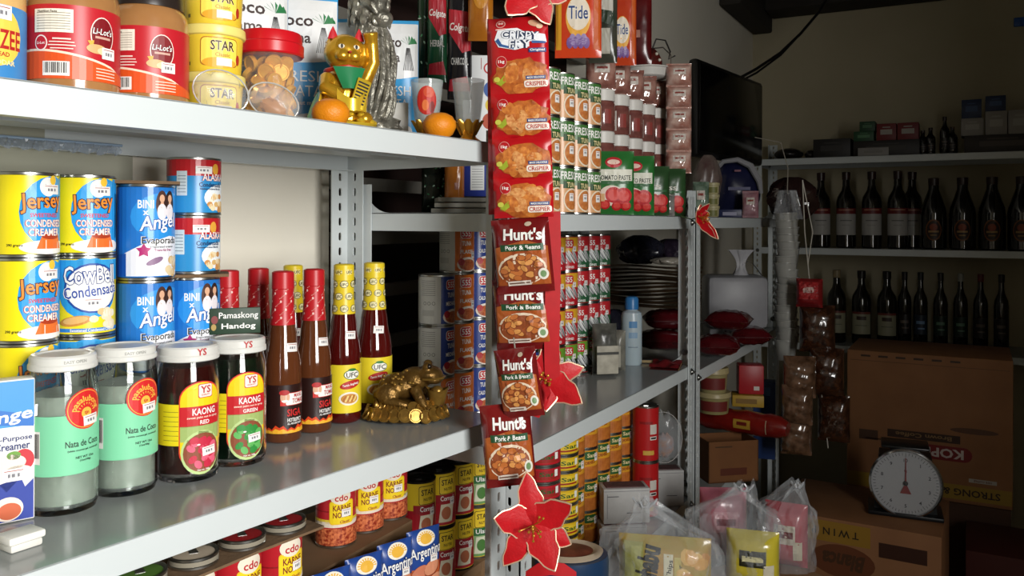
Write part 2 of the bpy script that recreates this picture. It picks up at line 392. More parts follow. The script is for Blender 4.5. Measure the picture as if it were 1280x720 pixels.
def d_angel(P, r, h):
    P.rect(-.02, h * .5, .16, h - .008, M('2273c4', .3), 0); P.ell(.02, h * .66, .045, h * .26, M('2f92de', .3), 1)
    P.poly([(-.05, .005), (.06, .005), (.06, h * .42), (.02, h * .46), (-.01, h * .38), (-.05, h * .2)], M('e9eaf0', .3), 2); P.poly([(-.1, .0045), (-.03, .0045), (-.03, h * .28), (-.1, h * .2)], M('1c56ac', .3), 3)
    P.text('BINI', -.008, h * .79, .0095, M(WHT), 3, w=.017); P.text('x', -.008, h * .70, .005, M(WHT), 3)
    outl(P, 'Angel', .008, h * .585, .021, 'f6f6fa', '1c4f9c', 4, w=.044, rot=.12, shear=.2)
    outl(P, 'Evaporada', .010, h * .405, .0105, '22221f', 'f0f0ee', 4, w=.044, ob=.03)
    P.text('Evaporated creamer', .012, h * .345, .003, M('555555'), 4, w=.03); P.text('Trans-fat free', .012, h * .315, .003, M('a04070'), 4, w=.022)
    st = []
    for k in range(10): q = .0085 if k % 2 == 0 else .0045; a = k * PI / 5 + .3; st.append((-.010 + q * math.cos(a), h * .31 + q * math.sin(a)))
    P.poly(st, M('b0256e'), 4)
    for dx, c in ((.010, '4a2c24'), (.021, '30201c')):
        P.ell(dx, h * .79, .0072, .016, M(c), 3); P.ell(dx, h * .85, .0032, .0046, M('d8a888'), 4); P.ell(dx, h * .71, .0058, .0095, M('e6e0e4'), 5); P.ell(dx, h * .785, .0022, .004, M('d8a888'), 4)
    random.seed(2)
    for k in range(9): P.ell(.026 + random.uniform(-.008, .008), h * .11 + random.uniform(-.007, .012), .0055, .005, M(random.choice(('e4cfa4', 'd2b078', 'efe3cc'))), 4, n=9)
    P.ell(.002, h * .20, .010, .0035, M('8a6a8a'), 4, rot=.4); P.text('360mL', -.012, h * .085, .0042, M(WHT), 4)
ANGEL = make_can('evaporated_milk_can', 'x', 'can', .0318, .1105, '2273c4', d_angel, 'blue evaporated milk cans')
XC, YC = .6590, .8510
XD, YD = .7230, .8460
for i, nm in enumerate(('at the bottom', 'in the middle', 'on top')):
    put(ANGEL, XC, YC, 1.1602 + i * .1106, 14, 'blue evaporated milk can %s of the taller blue stack' % nm)
for i, nm in enumerate(('at the deck behind the green fruit jar', 'right under the two small red and blue cans')):
    put(ANGEL, XD, YD, 1.1602 + i * .1106, 12, 'blue evaporated milk can %s' % nm)
def d_alaska(P, r, h):
    P.rect(0, h * .83, .21, h * .30, M('b81f26', .3), 0); P.ell(.030, h * .31, .026, .0165, M('e8eef0'), 1)
    P.rect(-.022, h * .55, .013, h * .42, M('c9d6dc'), 2)
    for k in range(6): P.rect(-.022, h * (.40 + .055 * k), .010, .0007, M('60707c'), 3)
    P.ell(.020, h * .80, .005, .007, M('e0a43c'), 2); outl(P, 'ALASKA', .018, h * .66, .0085, 'f4efe8', 'b81f26', 3, w=.032)
    P.text('Condensada', .014, h * .53, .0058, M('1b3760'), 3, w=.032); P.text('Sweetened condensed filled milk', .014, h * .46, .0024, M('1b3760'), 3, w=.03)
    random.seed(9)
    for k in range(16): P.ell(.022 + random.uniform(-.012, .012), h * .24 + random.uniform(-.010, .008), .004, .0034, M(random.choice(('ecd8b0', 'd8b070', 'f2e8d4', 'c98e50'))), 3, n=8)
    P.price(.004, h * .78, .020, .009)
ALASKA = make_can('condensada_can', 'x', 'can', .0320, .0705, '2e8cc8', d_alaska, 'small red and blue condensada cans')
zt = 1.1602 + .2212
def board(label, x, y, z, w, d, rz, th=.0035):
    t = MB(); random.seed(int(x * 1000)); q = []
    for a, b in ((-1, -1), (-.3, -1.04), (.3, -.97), (1, -1), (1.03, .2), (1, 1), (0, .97), (-1, 1)): q.append((a * w / 2, b * d / 2))
    t.prism(q, 0, th, axis='z'); o = t.build('cardboard_sheet', M('7a6045', .85, noise=('6a523a', 40, .3), bump=.3, bscale=120), None); o.location = (x, y, z); o.rotation_euler = (0, 0, rz)
    return tag(o, label, 'cardboard', 'thin cardboard sheets laid between cans')
board('thin torn cardboard sheet on top of the taller blue can stack', XC, YC, 1.1602 + .3318, .072, .06, to_eye(XC, YC))
board('thin cardboard sheet between a blue can and the small red cans', XD + .004, YD, zt, .076, .062, to_eye(XD, YD))
put(ALASKA, XD, YD, zt + .004, 10, 'small red and blue condensada can, lower of the pair')
put(ALASKA, XD + .001, YD, zt + .004 + .0709, 14, 'small red and blue condensada can, upper of the pair')

# ---- screw-top jars
glass = M('eef4f0', .03, trans=1, ior=1.45)
def jar_profile(r, h, neck, hn):
    return [(0, .003), (r * .8, .001), (r * .93, .001), (r, .008), (r, h - hn - .020), (r * .97, h - hn - .010), (neck + .001, h - hn), (neck, h - hn + .004), (neck, h)]
def lid(r, z, h, mat, parent, design=None):
    o = MB().lathe([(0, z - .001), (r, z), (r + .0012, z + .001), (r + .0012, z + h * .35), (r, z + h * .45), (r, z + h - .002), (r - .002, z + h), (r - .006, z + h), (r - .007, z + h - .0012), (0, z + h - .0012)], 36).build('lid', mat, parent)
    if design:
        P = Print(); design(P, z, h); P.build('lid_print', cyl(r + .0003), o)
    return o
white_lid = M('dcdcd6', .3, noise=('d2d1ca', 30, .3))
def nata(label, x, y, turn):
    t = thing('nata_jar', label, 'jar', (x, y, 1.1602), to_eye(x, y, turn), 'clear jars of white coconut jelly'); r, h = .0325, .150
    MB().lathe(jar_profile(r, h, .0285, .012) + [(.0265, h), (.0265, h - .016), (r - .003, h - .036), (r - .0028, .010), (r * .8, .006), (0, .006)], 40).build('glass', glass, t)
    MB().lathe([(0, .0065), (r * .8, .0065), (r - .0035, .0105), (r - .0035, .112), (r - .006, .116), (0, .116)], 32).build('coconut_jelly', M('cdd4ca', .3, trans=.12, ior=1.36, noise=('bcc5ba', 60, .2)), t)
    lid(.0305, h - .009, .015, white_lid, t, lambda P, z, hh: P.text('EASY OPEN', .004, z + hh * .62, .0032, M('a6a6a0'), 1))
    l = MB().lathe([(r + .0003, .040), (r + .0003, .0985)], 36, a0=-1.55, a1=1.25).build('paper_label', M('7fd0a4', .5), t)
    P = Print(); P.ell(.014, .103, .020, .0200, M('d42a2a'), 1, n=30); P.ell(.014, .103, .0185, .0186, M('e8b84a'), 2, n=30); P.ell(.014, .103, .0178, .0179, M('cf2626'), 3, n=30)
    P.text('pasalubong', .014, .1125, .0078, M('f0b848'), 4, w=.036, arc=.0125)
    for k in range(9): a = PI * (k - 4) / 9; P.poly([(.014 + .009 * math.sin(a - .08), .1 + .009 * math.cos(a - .08)), (.014 + .009 * math.sin(a + .08), .1 + .009 * math.cos(a + .08)), (.014 + .0065 * math.sin(a), .1 + .0065 * math.cos(a))], M('f0b848'), 4)
    P.ell(.014, .099, .0055, .0055, M('f0b848'), 4); P.text('tjn', .014, .099, .0045, M('c02020'), 5)
    P.text('Nata de Coco', .012, .0700, .0064, M('20241f'), 2, w=.036, bold=.01); P.text('(white coconut gel, coconut gel)', .013, .0630, .0024, M('20241f'), 2, w=.034)
    P.text('NET WT 12oz', .013, .0560, .0024, M('20241f'), 2); P.text('(12oz/340g)', .013, .0525, .0024, M('20241f'), 2)
    P.price(.019, .0915, .017, .010, rot=.06)
    if turn < 18: P.barcode(-.0330, .068, .008, .032)
    P.build('label_print', cyl(r + .0003), l, gy=.0); return t
nata('clear jar of coconut jelly with mint label, next to the milk carton', .5265, .8045, 14)
nata('clear jar of coconut jelly with mint label, beside the red palm fruit jar', .5945, .8005, 12)
def kaong(label, x, y, turn, syrup, word, fruit, fruit2):
    t = thing('fruit_jar', label, 'jar', (x, y, 1.1602), to_eye(x, y, turn), 'palm fruit jars with white lids'); r, h = .0340, .142
    MB().lathe(jar_profile(r, h, .030, .012) + [(.0285, h), (.0285, h - .014), (r - .003, h - .034), (r - .0028, .010), (r * .8, .006), (0, .006)], 40).build('glass', M('f2eeea', .03, trans=1, ior=1.45), t)
    MB().lathe([(0, .0065), (r * .8, .0065), (r - .0034, .0105), (r - .0034, h - .036), (.0280, h - .016), (0, h - .016)], 32).build('syrup', M(syrup, .12), t)
    lid(.0325, h - .009, .0165, white_lid, t, lambda P, z, hh: (P.text('YS', .010, z + hh * .66, .0078, M('b8262c'), 1, w=.011), P.text('DO NOT BUY IF SAFETY BUTTON IS UP', .004, z + hh * .2, .0018, M('555555'), 1, w=.045)))
    l = MB().lathe([(r + .0003, .042), (r + .0003, .0875)], 30, a0=-1.9, a1=-.3).build('side_label', M('e8d21c', .4), t)
    P = Print()
    for k in range(7): P.rect(-.024, .048 + k * .0052, .018, .0006, M('8a7a20'), 1)
    P.build('label_print', cyl(r + .0003), l)
    q = []
    w, zb_, zt_ = .0245, .018, .112
    for k in range(13): a = PI * k / 12; q.append((.010 + w * math.cos(a), zt_ - .020 + .020 * math.sin(a)))
    for k in range(13): a = PI + PI * k / 12; q.append((.010 + w * math.cos(a), zb_ + .016 + .018 * math.sin(a)))
    P = Print(); P.poly(q, M('d9352c'), 0); k_ = .95
    P.poly([(.010 + (a - .010) * k_, .065 + (b - .065) * .97) for a, b in q], M('e9cf1e', .35), 1)
    P.rect(.010, .0735, 2 * w * .96, .022, M('c3242b', .35), 2)
    P.rect(.010, .0545, 2 * w * .94, .017, M('9fb46a'), 2)
    P.ell(.010, .033, w * .92, .0245, M('b9d08a'), 2); P.ell(.011, .033, w * .86, .0215, M('8a4a30'), 3)
    random.seed(4)
    for k in range(34):
        a = random.uniform(0, 6.28); d = math.sqrt(random.random()); P.ell(.011 + math.cos(a) * d * w * .7, .034 + math.sin(a) * d * .0155, .0052, .0038, M(random.choice((fruit, fruit2, fruit))), 4 + k % 3, n=10, rot=random.uniform(0, 3))
    P.ell(.006, .042, .002, .001, M('f4e8e8'), 8, n=8); P.ell(.015, .036, .002, .001, M('f4e8e8'), 8, n=8)
    P.rrect(.014, .101, .017, .0155, .002, M('c3242b'), 3); P.rrect(.014, .101, .0155, .014, .002, M('f0e4d8'), 4); P.text('YS', .014, .1025, .0082, M('b8232a'), 5, w=.012); P.text('QUALITY', .014, .0965, .0022, M('b8232a'), 5)
    P.text('KAONG', .013, .0785, .0076, M(WHT), 4, w=.027); P.text('sweet palm nut in syrup', .012, .0718, .0032, M('f4dcc8'), 4, w=.036); P.text(word, .013, .0665, .0044, M(WHT), 4)
    P.price(.018, .034, .016, .0095, layer=9, rot=.08); P.text('Net wt. 340g', .012, .0135, .0026, M(WHT), 4)
    l2 = MB().lathe([(r + .00025, .020), (r + .00025, .100)], 10, a0=.0, a1=.55).build('front_label', M('d9352c', .35), t)
    P.build('label_print', cyl(r + .0003), l2, gy=.008)
    return t
kaong('palm fruit jar with red fruit and dark red syrup', .6620, .7820, 8, '3a0c0c', 'RED', 'c42a44', 'e0607a')
kaong('palm fruit jar with green fruit and dark green syrup', .7320, .7790, 4, '0c2012', 'GREEN', '2f8a3a', '62b25c')
# ---- small dark green seasonal card on the green jar's lid
t = thing('greeting_card', 'small dark green card reading Pamaskong on a white jar lid', 'card', (.7440, .7960, 1.3108), to_eye(.744, .796, 4))
MB().rbox(-.030, .030, -.002, .002, 0, .032, .001).build('card_stock', M('24402a', .5, noise=('1c3322', 30, .3)), t)
P = Print(); P.text('Pamaskong', .004, .022, .0098, M(WHT), 1, w=.046, bold=.01); P.text('Handog', .004, .009, .0085, M(WHT), 1, w=.04); P.ell(-.024, .018, .004, .005, M('7a2020'), 1); P.ell(-.025, .009, .003, .004, M('a88a40'), 1)
P.build('card_print', flat(-.002), t)

# ---- sauce bottles
def bottle_rf(r, h):
    pts = [(0, r * .9), (.004, r), (h * .36, r), (h * .45, r * .97), (h * .60, r * .76), (h * .74, r * .60), (h * .82, r * .55), (h, r * .52)]
    def rf(z):
        for (a, ra), (b, rb) in zip(pts, pts[1:]):
            if z <= b: k = (z - a) / (b - a); k = k * k * (3 - 2 * k); return ra + (rb - ra) * k
        return pts[-1][1]
    return rf
def sauce(label, x, y, turn, kind, r=.0245, h=.222, group='sauce bottles in a row on the deck', z=1.1602):
    t = thing('sauce_bottle', label, 'bottle', (x, y, z), to_eye(x, y, turn), group); rf = bottle_rf(r, h)
    tomas = kind == 'gravy'
    liquid = M('5a3019', .08, coat=.6) if tomas else M('4a0c0a', .06, coat=.7)
    zs = [0, .002, .004, .02] + [h * k / 22 for k in range(3, 23)]
    MB().lathe([(0, .003), (r * .8, .0)] + [(rf(q), q) for q in zs[1:]] + [(0, h)], 30).build('bottle_glass', liquid, t)
    z0 = h * .69
    cap = M('b81d24', .35) if tomas else M('e3c82a', .35)
    o = MB().lathe([(rf(h * k) + .0007 + (.0008 if k > .9 else 0), h * k) for k in (.69, .74, .79, .84, .88, .9, .905, .96, 1.0)] + [(rf(h) - .001, h + .0015), (rf(h) - .004, h + .0005), (0, h + .0005)], 30).build('shrink_cap', cap, t)
    P = Print(); random.seed(3)
    if tomas:
        for i in range(6):
            for k in range(4): P.text('Mang Tomas', -.024 + k * .014 + (i % 2) * .006, z0 + .006 + i * .0105, .0018, M('e89a90'), 1, rot=.7, w=.010); P.ell(-.020 + k * .014 + (i % 2) * .006, z0 + .010 + i * .0105, .0014, .0018, M('f0c8c0'), 1, n=6)
    else:
        for i in range(4):
            for k in range(5):
                xx, yy = -.032 + k * .0155 + (i % 2) * .0075, z0 + .008 + i * .0175
                P.ell(xx, yy, .0062, .0052, M('2c2a20'), 1, n=14); P.ell(xx, yy, .0055, .0045, M('efe6b0'), 2, n=14); P.text('UFC', xx, yy - .0003, .0042, M('1f1c18'), 3, w=.0095)
    P.build('cap_print', cyl(lambda q: rf(q) + .001), o, gx=.004, gy=.006)
    lr = r + .0004
    if tomas:
        l = MB().lathe([(lr, .014), (lr, h * .345)], 30).build('paper_label', M('2a1512', .35), t)
        P = Print(); P.rect(.008, .058, .034, .0165, M('c92a24'), 1); P.rrect(.012, .058, .028, .015, .002, M(WHT), 2)
        P.text('MANG', .016, .0625, .0052, M('b51f22'), 3, w=.014); P.text('TOMAS', .016, .0555, .0062, M('b51f22'), 3, w=.019)
        P.ell(-.003, .061, .006, .0075, M('d9a888'), 3); P.ell(-.004, .067, .0065, .0035, M('b02022'), 4); P.ell(-.003, .056, .0045, .0015, M('f2f0ea'), 4)
        P.text('SIGA', .010, .0405, .0095, M('c92a2a'), 3, w=.021); P.text('HOT&SPICY', .011, .031, .0050, M(WHT), 3, w=.022); P.text('ALL AROUND SARSA', .011, .0262, .0026, M(WHT), 3, w=.022)
        q = [(-.05, .014)]
        for k in range(21): q.append((-.05 + k * .005, .0195 + (.004 if k % 2 else 0) + .002 * math.sin(k)))
        P.poly(q + [(.05, .014)], M('d8451c'), 2); P.poly([(a, .014 + (b - .014) * .6) for a, b in q] + [(.05, .014)], M('f0b030'), 3)
    else:
        l = MB().lathe([(lr, .016), (lr, h * .375)], 30).build('paper_label', M('e6cf2c', .4), t)
        P = Print(); P.ell(.010, .0705, .0125, .0072, M('1f5a2c'), 2); P.ell(.010, .0705, .0115, .0062, M('f2f0e4'), 3); P.text('UFC', .010, .0702, .0072, M('1d1b18'), 4, w=.018)
        P.ell(.010, .0775, .006, .002, M('2f7a34'), 4)
        P.ell(.008, .0565, .016, .0058, M('b8281f'), 2, rot=.2); P.text('Tamis Anghang', .008, .0562, .0044, M(WHT), 3, w=.025, rot=.16, shear=.2)
        P.ell(.006, .0365, .0155, .0095, M('efe8d8'), 2); P.ell(.006, .0365, .0125, .007, M('c98a3a'), 3)
        for k in range(6): P.ell(-.001 + k * .003, .0365, .0018, .0055, M('e8c878' if k % 2 else 'b06a28'), 4, rot=-.5, n=8)
    P.build('label_print', cyl(lr), l)
    P = Print(); P.price(.008, h * .56, .016, .011, rot=-.06); P.build('price_sticker', cyl(rf), t, gx=.004, gy=.004)
    return t
sauce('brown gravy bottle with red cap beside the green palm fruit jar', .8300, .8000, 14, 'gravy')
sauce('brown gravy bottle with red cap next to a banana ketchup bottle', .8900, .8000, 18, 'gravy')
sauce('banana ketchup bottle with yellow cap beside a gravy bottle', .9530, .8000, 6, 'ketchup', .0250, .226)
sauce('banana ketchup bottle with yellow cap behind the bronze toad', 1.0300, .8050, -2, 'ketchup', .0275, .225)
g2 = 'sauce bottles in the rear row'
sauce('red-capped gravy bottle half hidden right of the blue milk cans', .8080, .8780, 20, 'gravy', group=g2)
sauce('red-capped gravy bottle in the rear row behind the front gravy bottle', .8650, .8800, 0, 'gravy', group=g2)
sauce('yellow-capped ketchup bottle in the rear row between gravy bottles', .9530, .8980, 0, 'ketchup', group=g2)

# ---- pillow pouch: a bulged foil bag; returns the part and a mapper for print on its front
def pouch(parent, name, w, h, T, mat, seed=0, crinkle=.0007, seal=.06, nu=14, nv=18, bend=0, pinch=0):
    random.seed(seed); ph = [random.uniform(0, 6.28) for _ in range(6)]
    def th(a, b):
        k = max(0, 1 - abs(2 * a - 1) ** 3.2); bb = max(0, min(1, (b - seal) / (1 - 2 * seal))); kb = max(0, 1 - abs(2 * bb - 1) ** 4) if seal < b < 1 - seal else 0
        c = crinkle * (math.sin(17 * a + 9 * b + ph[0]) + math.sin(23 * b - 11 * a + ph[1]) + .6 * math.sin(41 * a + 31 * b + ph[2]))
        return T / 2 * (k ** .6) * (kb ** .6) + .0004 + abs(c) * (.3 + .7 * k * kb) + 0 * c
    def pos(a, b, s, e=0):
        z = b * h; ww = w * (1 - pinch * (1 - abs(2 * b - 1)))
        return ((a - .5) * ww, s * (th(a, b) + e) + bend * math.sin(b * PI), z)
    mb = MB().surf(lambda a, b: pos(a, b, -1), nu, nv).surf(lambda a, b: pos(a, b, 1), nu, nv)
    per = [(i, 0) for i in range(nu)] + [(nu, j) for j in range(nv)] + [(i, nv) for i in range(nu, 0, -1)] + [(0, j) for j in range(nv, 0, -1)]
    n = (nu + 1) * (nv + 1); W_ = nu + 1
    for (i, j), (i2, j2) in zip(per, per[1:] + per[:1]): mb.f.append((j * W_ + i, j2 * W_ + i2, n + j2 * W_ + i2, n + j * W_ + i)); mb.m.append(0)
    o = mb.build(name, mat, parent, ang=60)
    # keep print on the faceted surface: bilinear interpolation of the same grid
    def fmap(x, y, e):
        a = min(max(x / w + .5, 0), 1); b = min(max(y / h, 0), 1); i = min(int(a * nu), nu - 1); j = min(int(b * nv), nv - 1); fa = a * nu - i; fb = b * nv - j
        P_ = [Vector(pos((i + di) / nu, (j + dj) / nv, -1)) for dj in (0, 1) for di in (0, 1)]
        q = (P_[0] * (1 - fa) + P_[1] * fa) * (1 - fb) + (P_[2] * (1 - fa) + P_[3] * fa) * fb
        return (q.x, q.y - e, q.z)
    return o, fmap
def pprint(P, fmap, parent, w, h, nu=14, nv=18, name='pouch_print'):
    # cut the print along the pouch's own grid so it follows every facet
    me = P.mesh(name, lambda x, y, e: fmap(x - w / 2 * 0, y, e), gx=w / nu, gy=h / nv, eps=.0007, lay=.00012); return link(name, me, parent)

# ================================================================ TOP SHELF OF THE NEAR RACK
ZT = 1.5652
def pbjar(label, x, y, turn, group='red-labelled peanut butter jars'):
    t = thing('peanut_butter_jar', label, 'jar', (x, y, ZT), to_eye(x, y, turn), group); r, h = .042, .112
    MB().lathe([(0, .002), (r * .85, 0), (r * .97, .003), (r, .010), (r, h - .014), (r * .96, h - .006), (r * .86, h)], 40).build('jar_body', M('a9794a', .18, noise=('98693c', 25, .3), coat=.5), t)
    MB().lathe([(0, h), (r * .90, h), (r * .90, h + .016), (r * .87, h + .018), (0, h + .018)], 36).build('lid', M('2a221e', .3), t)
    lr = r + .0003
    l = MB().lathe([(lr, .018), (lr, .088)], 40, a0=-1.75, a1=1.55).build('paper_label', M('b9202a', .35), t)
    P = Print(); q = [(-1.75 * lr, .018), (1.55 * lr, .018), (1.55 * lr, .030)]
    for k in range(15): u = 1 - k / 14; xx = (-1.75 + 3.3 * u) * lr; q.append((xx, .031 + .013 * math.cos((u - .15) * 2.6)))
    P.poly([(a, b + .0022 if b > .03 else b) for a, b in q], M('f0d9c0'), 1); P.poly(q, M('d9521f', .35), 2)
    P.rect(-.029, .0725, .036, .022, M('e9e3d2'), 2)
    for k in range(7): P.rect(-.029, .0648 + k * .0025, .031, .0006, M('8a7f70'), 3)
    P.text('Nutrition Facts', -.034, .0812, .0022, M('40382e'), 3)
    P.ell(-.040, .0515, .0065, .0075, M('f0e4dc'), 2); P.ell(-.040, .0515, .0054, .0063, M('b9202a'), 3); P.text('Li-Lot', -.040, .0515, .0026, M('f0e4dc'), 4)
    for k, ww in enumerate((.016, .022, .024, .020)): P.rect(-.021, .0555 - k * .003, ww, .0010 if k else .0014, M('ead8cc'), 2)
    P.barcode(-.026, .0275, .024, .0135, 3)
    for k in range(4): P.rect(.020, .0305 - k * .003, .022, .0009, M('f2d6c2'), 3)
    P.ell(.016, .063, .0125, .0175, M('efe0d4'), 2); P.ell(.016, .063, .0115, .0165, M('7c151c'), 3)
    outl(P, 'Li-Lot\'s', .016, .0665, .0062, 'f6f0ea', '3c0c10', 4, w=.020, shear=.15); P.rect(.016, .0605, .016, .0022, M('c9a090'), 4)
    P.ell(.010, .0490, .010, .0045, M('d9a870'), 4); P.ell(.018, .0475, .008, .004, M('e8c898'), 5); P.poly([(.001, .056), (.007, .057), (.006, .051), (.001, .0505), (.003, .053)], M('e8a83a'), 4)
    P.price(.022, .0460, .015, .011, 7)
    P.build('label_print', cyl(lr), l); return t
pbjar('peanut butter jar showing its white nutrition panel, nearest the camera', 0.5195, 0.7793, 15)
pbjar('peanut butter jar beside the yellow margarine tubs', 0.6117, 0.7880, -2)
x, y = 0.4401, 0.7995
t = thing('cheese_spread_jar', 'pale yellow cheese spread jar with blue label, cut by the left edge', 'jar', (x, y, ZT), to_eye(x, y, 12)); r, h = .0385, .105
MB().lathe([(0, .002), (r * .85, 0), (r, .006), (r, h - .012), (r * .95, h - .005), (r * .85, h)], 36).build('jar_body', M('d9b070', .2, coat=.5), t)
MB().lathe([(0, h), (r * .92, h), (r * .92, h + .016), (0, h + .016)], 32).build('lid', M('d9d6cc', .4), t)
l = sleeve(r + .0003, .012, .078, M('3c83bf', .4), t)
P = Print(); P.ell(.004, .050, .026, .028, M('f0c850'), 1); P.text('CHEEZEE', .004, .0470, .018, M('b0241e'), 3, w=.050); P.text('SPREAD', .008, .0335, .0040, M('b0241e'), 3); P.text('CHEDDAR', .008, .0260, .0046, M('f0dca0'), 3); P.price(.010, .071, .018, .013)
P.build('label_print', cyl(r + .0003), l)
def tub(label, x, y, z, turn, r=.0345, h=.054, group='yellow margarine tubs in one stack'):
    t = thing('margarine_tub', label, 'tub', (x, y, z), to_eye(x, y, turn), group)
    rf = lambda q: r * (.90 + .08 * q / h)
    MB().lathe([(0, .001), (r * .86, 0), (r * .90, .002), (rf(h - .012), h - .012)], 36).build('tub_body', M('e8c83a', .35, sss=.1), t)
    o = MB().lathe([(rf(h - .012), h - .012), (r * 1.03, h - .011), (r * 1.06, h - .009), (r * 1.04, h - .001), (r, h), (r * .94, h), (r * .93, h - .002), (0, h - .002)], 36).build('lid', M('ead97a', .35), t)
    P = Print(); P.rrect(.003, h * .43, .044, h * .60, .005, M('b06a22'), 0); P.rrect(.003, h * .43, .042, h * .56, .0045, M('f2dc58'), 1); P.ell(.003, h * .20, .020, .006, M('e8a830'), 2)
    outl(P, 'STAR', .006, h * .56, .0110, '2a1712', 'f0d8a0', 3, w=.027); P.text('Classic', .006, h * .37, .0046, M('b8862a'), 3)
    P.rect(.008, h * .22, .018, .009, M('e4e2da'), 4); P.rect(-.034, h * .18, .004, .004, M('6a5a20'), 2); P.ell(.026, h * .30, .003, .006, M('b03020'), 3)
    P.build('label_print', cyl(rf), t.children[0]); return t
x, y = 0.6954, 0.7808
for i, nm in enumerate(('bottom tub of the stack, behind clear wrap', 'middle tub of the stack', 'topmost tub, cut by the upper edge')): tub('yellow margarine tub, ' + nm, x, y, ZT + i * .0545, 8)
# ---- round candy jar with a red lid and gold coins inside
x, y = 0.7865, 0.7811
t = thing('coin_jar', 'clear plastic jar with a bright red lid full of gold coins', 'jar', (x, y, ZT), to_eye(x, y)); r, h = .041, .096
MB().lathe([(0, .001), (r * .9, 0), (r, .006), (r, h - .016), (r * .93, h - .006), (r * .90, h), (r * .87, h), (r * .90, h - .008), (r - .0018, h - .017), (r - .0018, .007), (r * .88, .003), (0, .003)], 40).build('jar_body', M('d8d4cc', .06, alpha=.07, coat=.6), t)
MB().lathe([(0, h - .004), (r * .98, h - .004), (r * 1.02, h - .002), (r * 1.02, h + .010), (r * .98, h + .012), (r * .97, h + .022), (r * .93, h + .025), (r * .4, h + .024), (0, h + .024)], 40).build('lid', M('c41620', .3), t)
gold_c = M('efbc48', .25, metal=.3, noise=('d08a34', 60, .25)); coin = MB().lathe([(0, .0022), (.0085, .0022), (.0092, .003), (.0105, .003), (.0108, 0), (.0105, -.003), (.0092, -.003), (.0085, -.0022), (0, -.0022)], 18)
cm = coin.mesh('gold_coin', gold_c); random.seed(11)
for k in range(63):
    lay = k // 9; a = (k % 9) * 2 * PI / 9 + lay * .35; rr = .0245 if k % 3 else .012
    o = link('gold_coin', cm, t, (rr * math.cos(a), rr * math.sin(a), .014 + lay * .0112)); o.rotation_euler = (random.uniform(.7, 2.3), random.uniform(-.5, .5), a + PI / 2 + random.uniform(-.5, .5))
# ---- crumpled clear packs at the shelf's edge
clear_f = M('d4d8da', .12, alpha=.17, coat=.6)
def clearpack(label, x, y, z, w, h, seed, turn, tilt=0, col=None):
    t = thing('clear_plastic_pack', label, 'plastic pack', (x, y, z), to_eye(x, y, turn), 'crumpled clear plastic packs'); random.seed(seed)
    mb = MB(); ph = [random.uniform(0, 6) for _ in range(4)]
    f_ = lambda d: 1 + .12 * math.sin(5 * d.x * 3 + ph[0]) * math.sin(7 * d.z + ph[1]) + .05 * math.sin(19 * d.x + 13 * d.z + ph[2])
    mb.ball((0, 0, h / 2 * .98), w / 2, w * .22, h / 2, 26, 16, fn=f_); o = mb.build('film', clear_f, t, ang=80)
    q = [(w / 2 * math.cos(a) * 1.02, -.004, h / 2 + h / 2 * math.sin(a) * 1.02) for a in [2 * PI * k / 24 for k in range(25)]]
    MB().tube(q, .0009, 6).build('film_seam', M('d8d8d4', .1, metal=.4), t)
    if col: MB().ball((.002, 0, h * .34), w * .26, w * .12, h * .24, 14, 10, fn=f_).build('contents', M(col, .35, noise=('a86a30', 60, .3)), t)
    t.rotation_euler.y = tilt; return t
clearpack('crumpled clear pack leaning on the bottom margarine tub', 0.6531, 0.7333, ZT + .005, .058, .046, 3, 0, .35)
clearpack('crumpled clear pack with a brown sweet before the coin jar', 0.7256, 0.7257, ZT + .006, .058, .040, 8, 0, .4, 'b8824a')
# ---- coconut milk pouches
def coco(label, x, y, z, w, h, turn, seed):
    t = thing('coconut_milk_pouch', label, 'pouch', (x, y, z), to_eye(x, y, turn), 'blue and white coconut milk pouches')
    o, fm = pouch(t, 'pouch_foil', w, h, .028, M('3f9fd8', .3), seed, .0004, .03); P = Print()
    q = [(-w * .49, h * .97), (-w * .49, h * .56)]
    for k in range(7): q.append((-w * .49 + w * .98 * k / 6, h * (.56 - .03 * math.sin(k / 6 * PI))))
    P.poly(q + [(w * .49, h * .97)], M('e6e7e6', .35), 0)
    P.text('Coco', -w * .12, h * .82, h * .085, M('3a2a26'), 2, w=w * .56); P.text('Mama', -w * .12, h * .70, h * .075, M('3a2a26'), 2, w=w * .50)
    for a in range(7): b = (a - 3) * .42; P.poly([(w * .3, h * .80), (w * .3 + w * .16 * math.sin(b), h * .82 + h * .055 * math.cos(b)), (w * .3 + w * .17 * math.sin(b + .2), h * .81 + h * .045 * math.cos(b + .2))], M('2f7a48'), 2)
    for k in range(9): P.poly([(w * (.20 + .025 * k), h * .60), (w * (.20 + .025 * k) + .001, h * .60), (w * .30 + (k - 4) * .0006, h * .775), (w * .30 + (k - 4) * .0006 - .0006, h * .775)], M('2b2a2a'), 2)
    P.text('FRESH', w * .04, h * .44, h * .075, M(WHT), 2, w=w * .62, bold=.0); P.text('GATA', w * .04, h * .34, h * .075, M(WHT), 2, w=w * .5, bold=.0)
    P.text('coconut milk', 0, h * .26, h * .03, M(WHT), 2); P.ell(w * .12, h * .13, w * .26, h * .06, M('e8e6e0'), 1)
    pprint(P, fm, o, w, h); return t
coco('coconut milk pouch rising behind the margarine tubs', 0.8434, 0.8750, ZT + .001, .105, .215, 14, 1)
coco('coconut milk pouch behind the red-lidded coin jar', 0.9341, 0.8655, ZT + .001, .105, .215, 0, 2)
coco('coconut milk pouch with its palm half hidden by the golden cat', 1.0241, 0.8678, ZT + .001, .100, .200, -14, 3)
coco('coconut milk pouch right of the pewter figurine', 1.0886, 0.8123, ZT + .001, .078, .205, -4, 4)
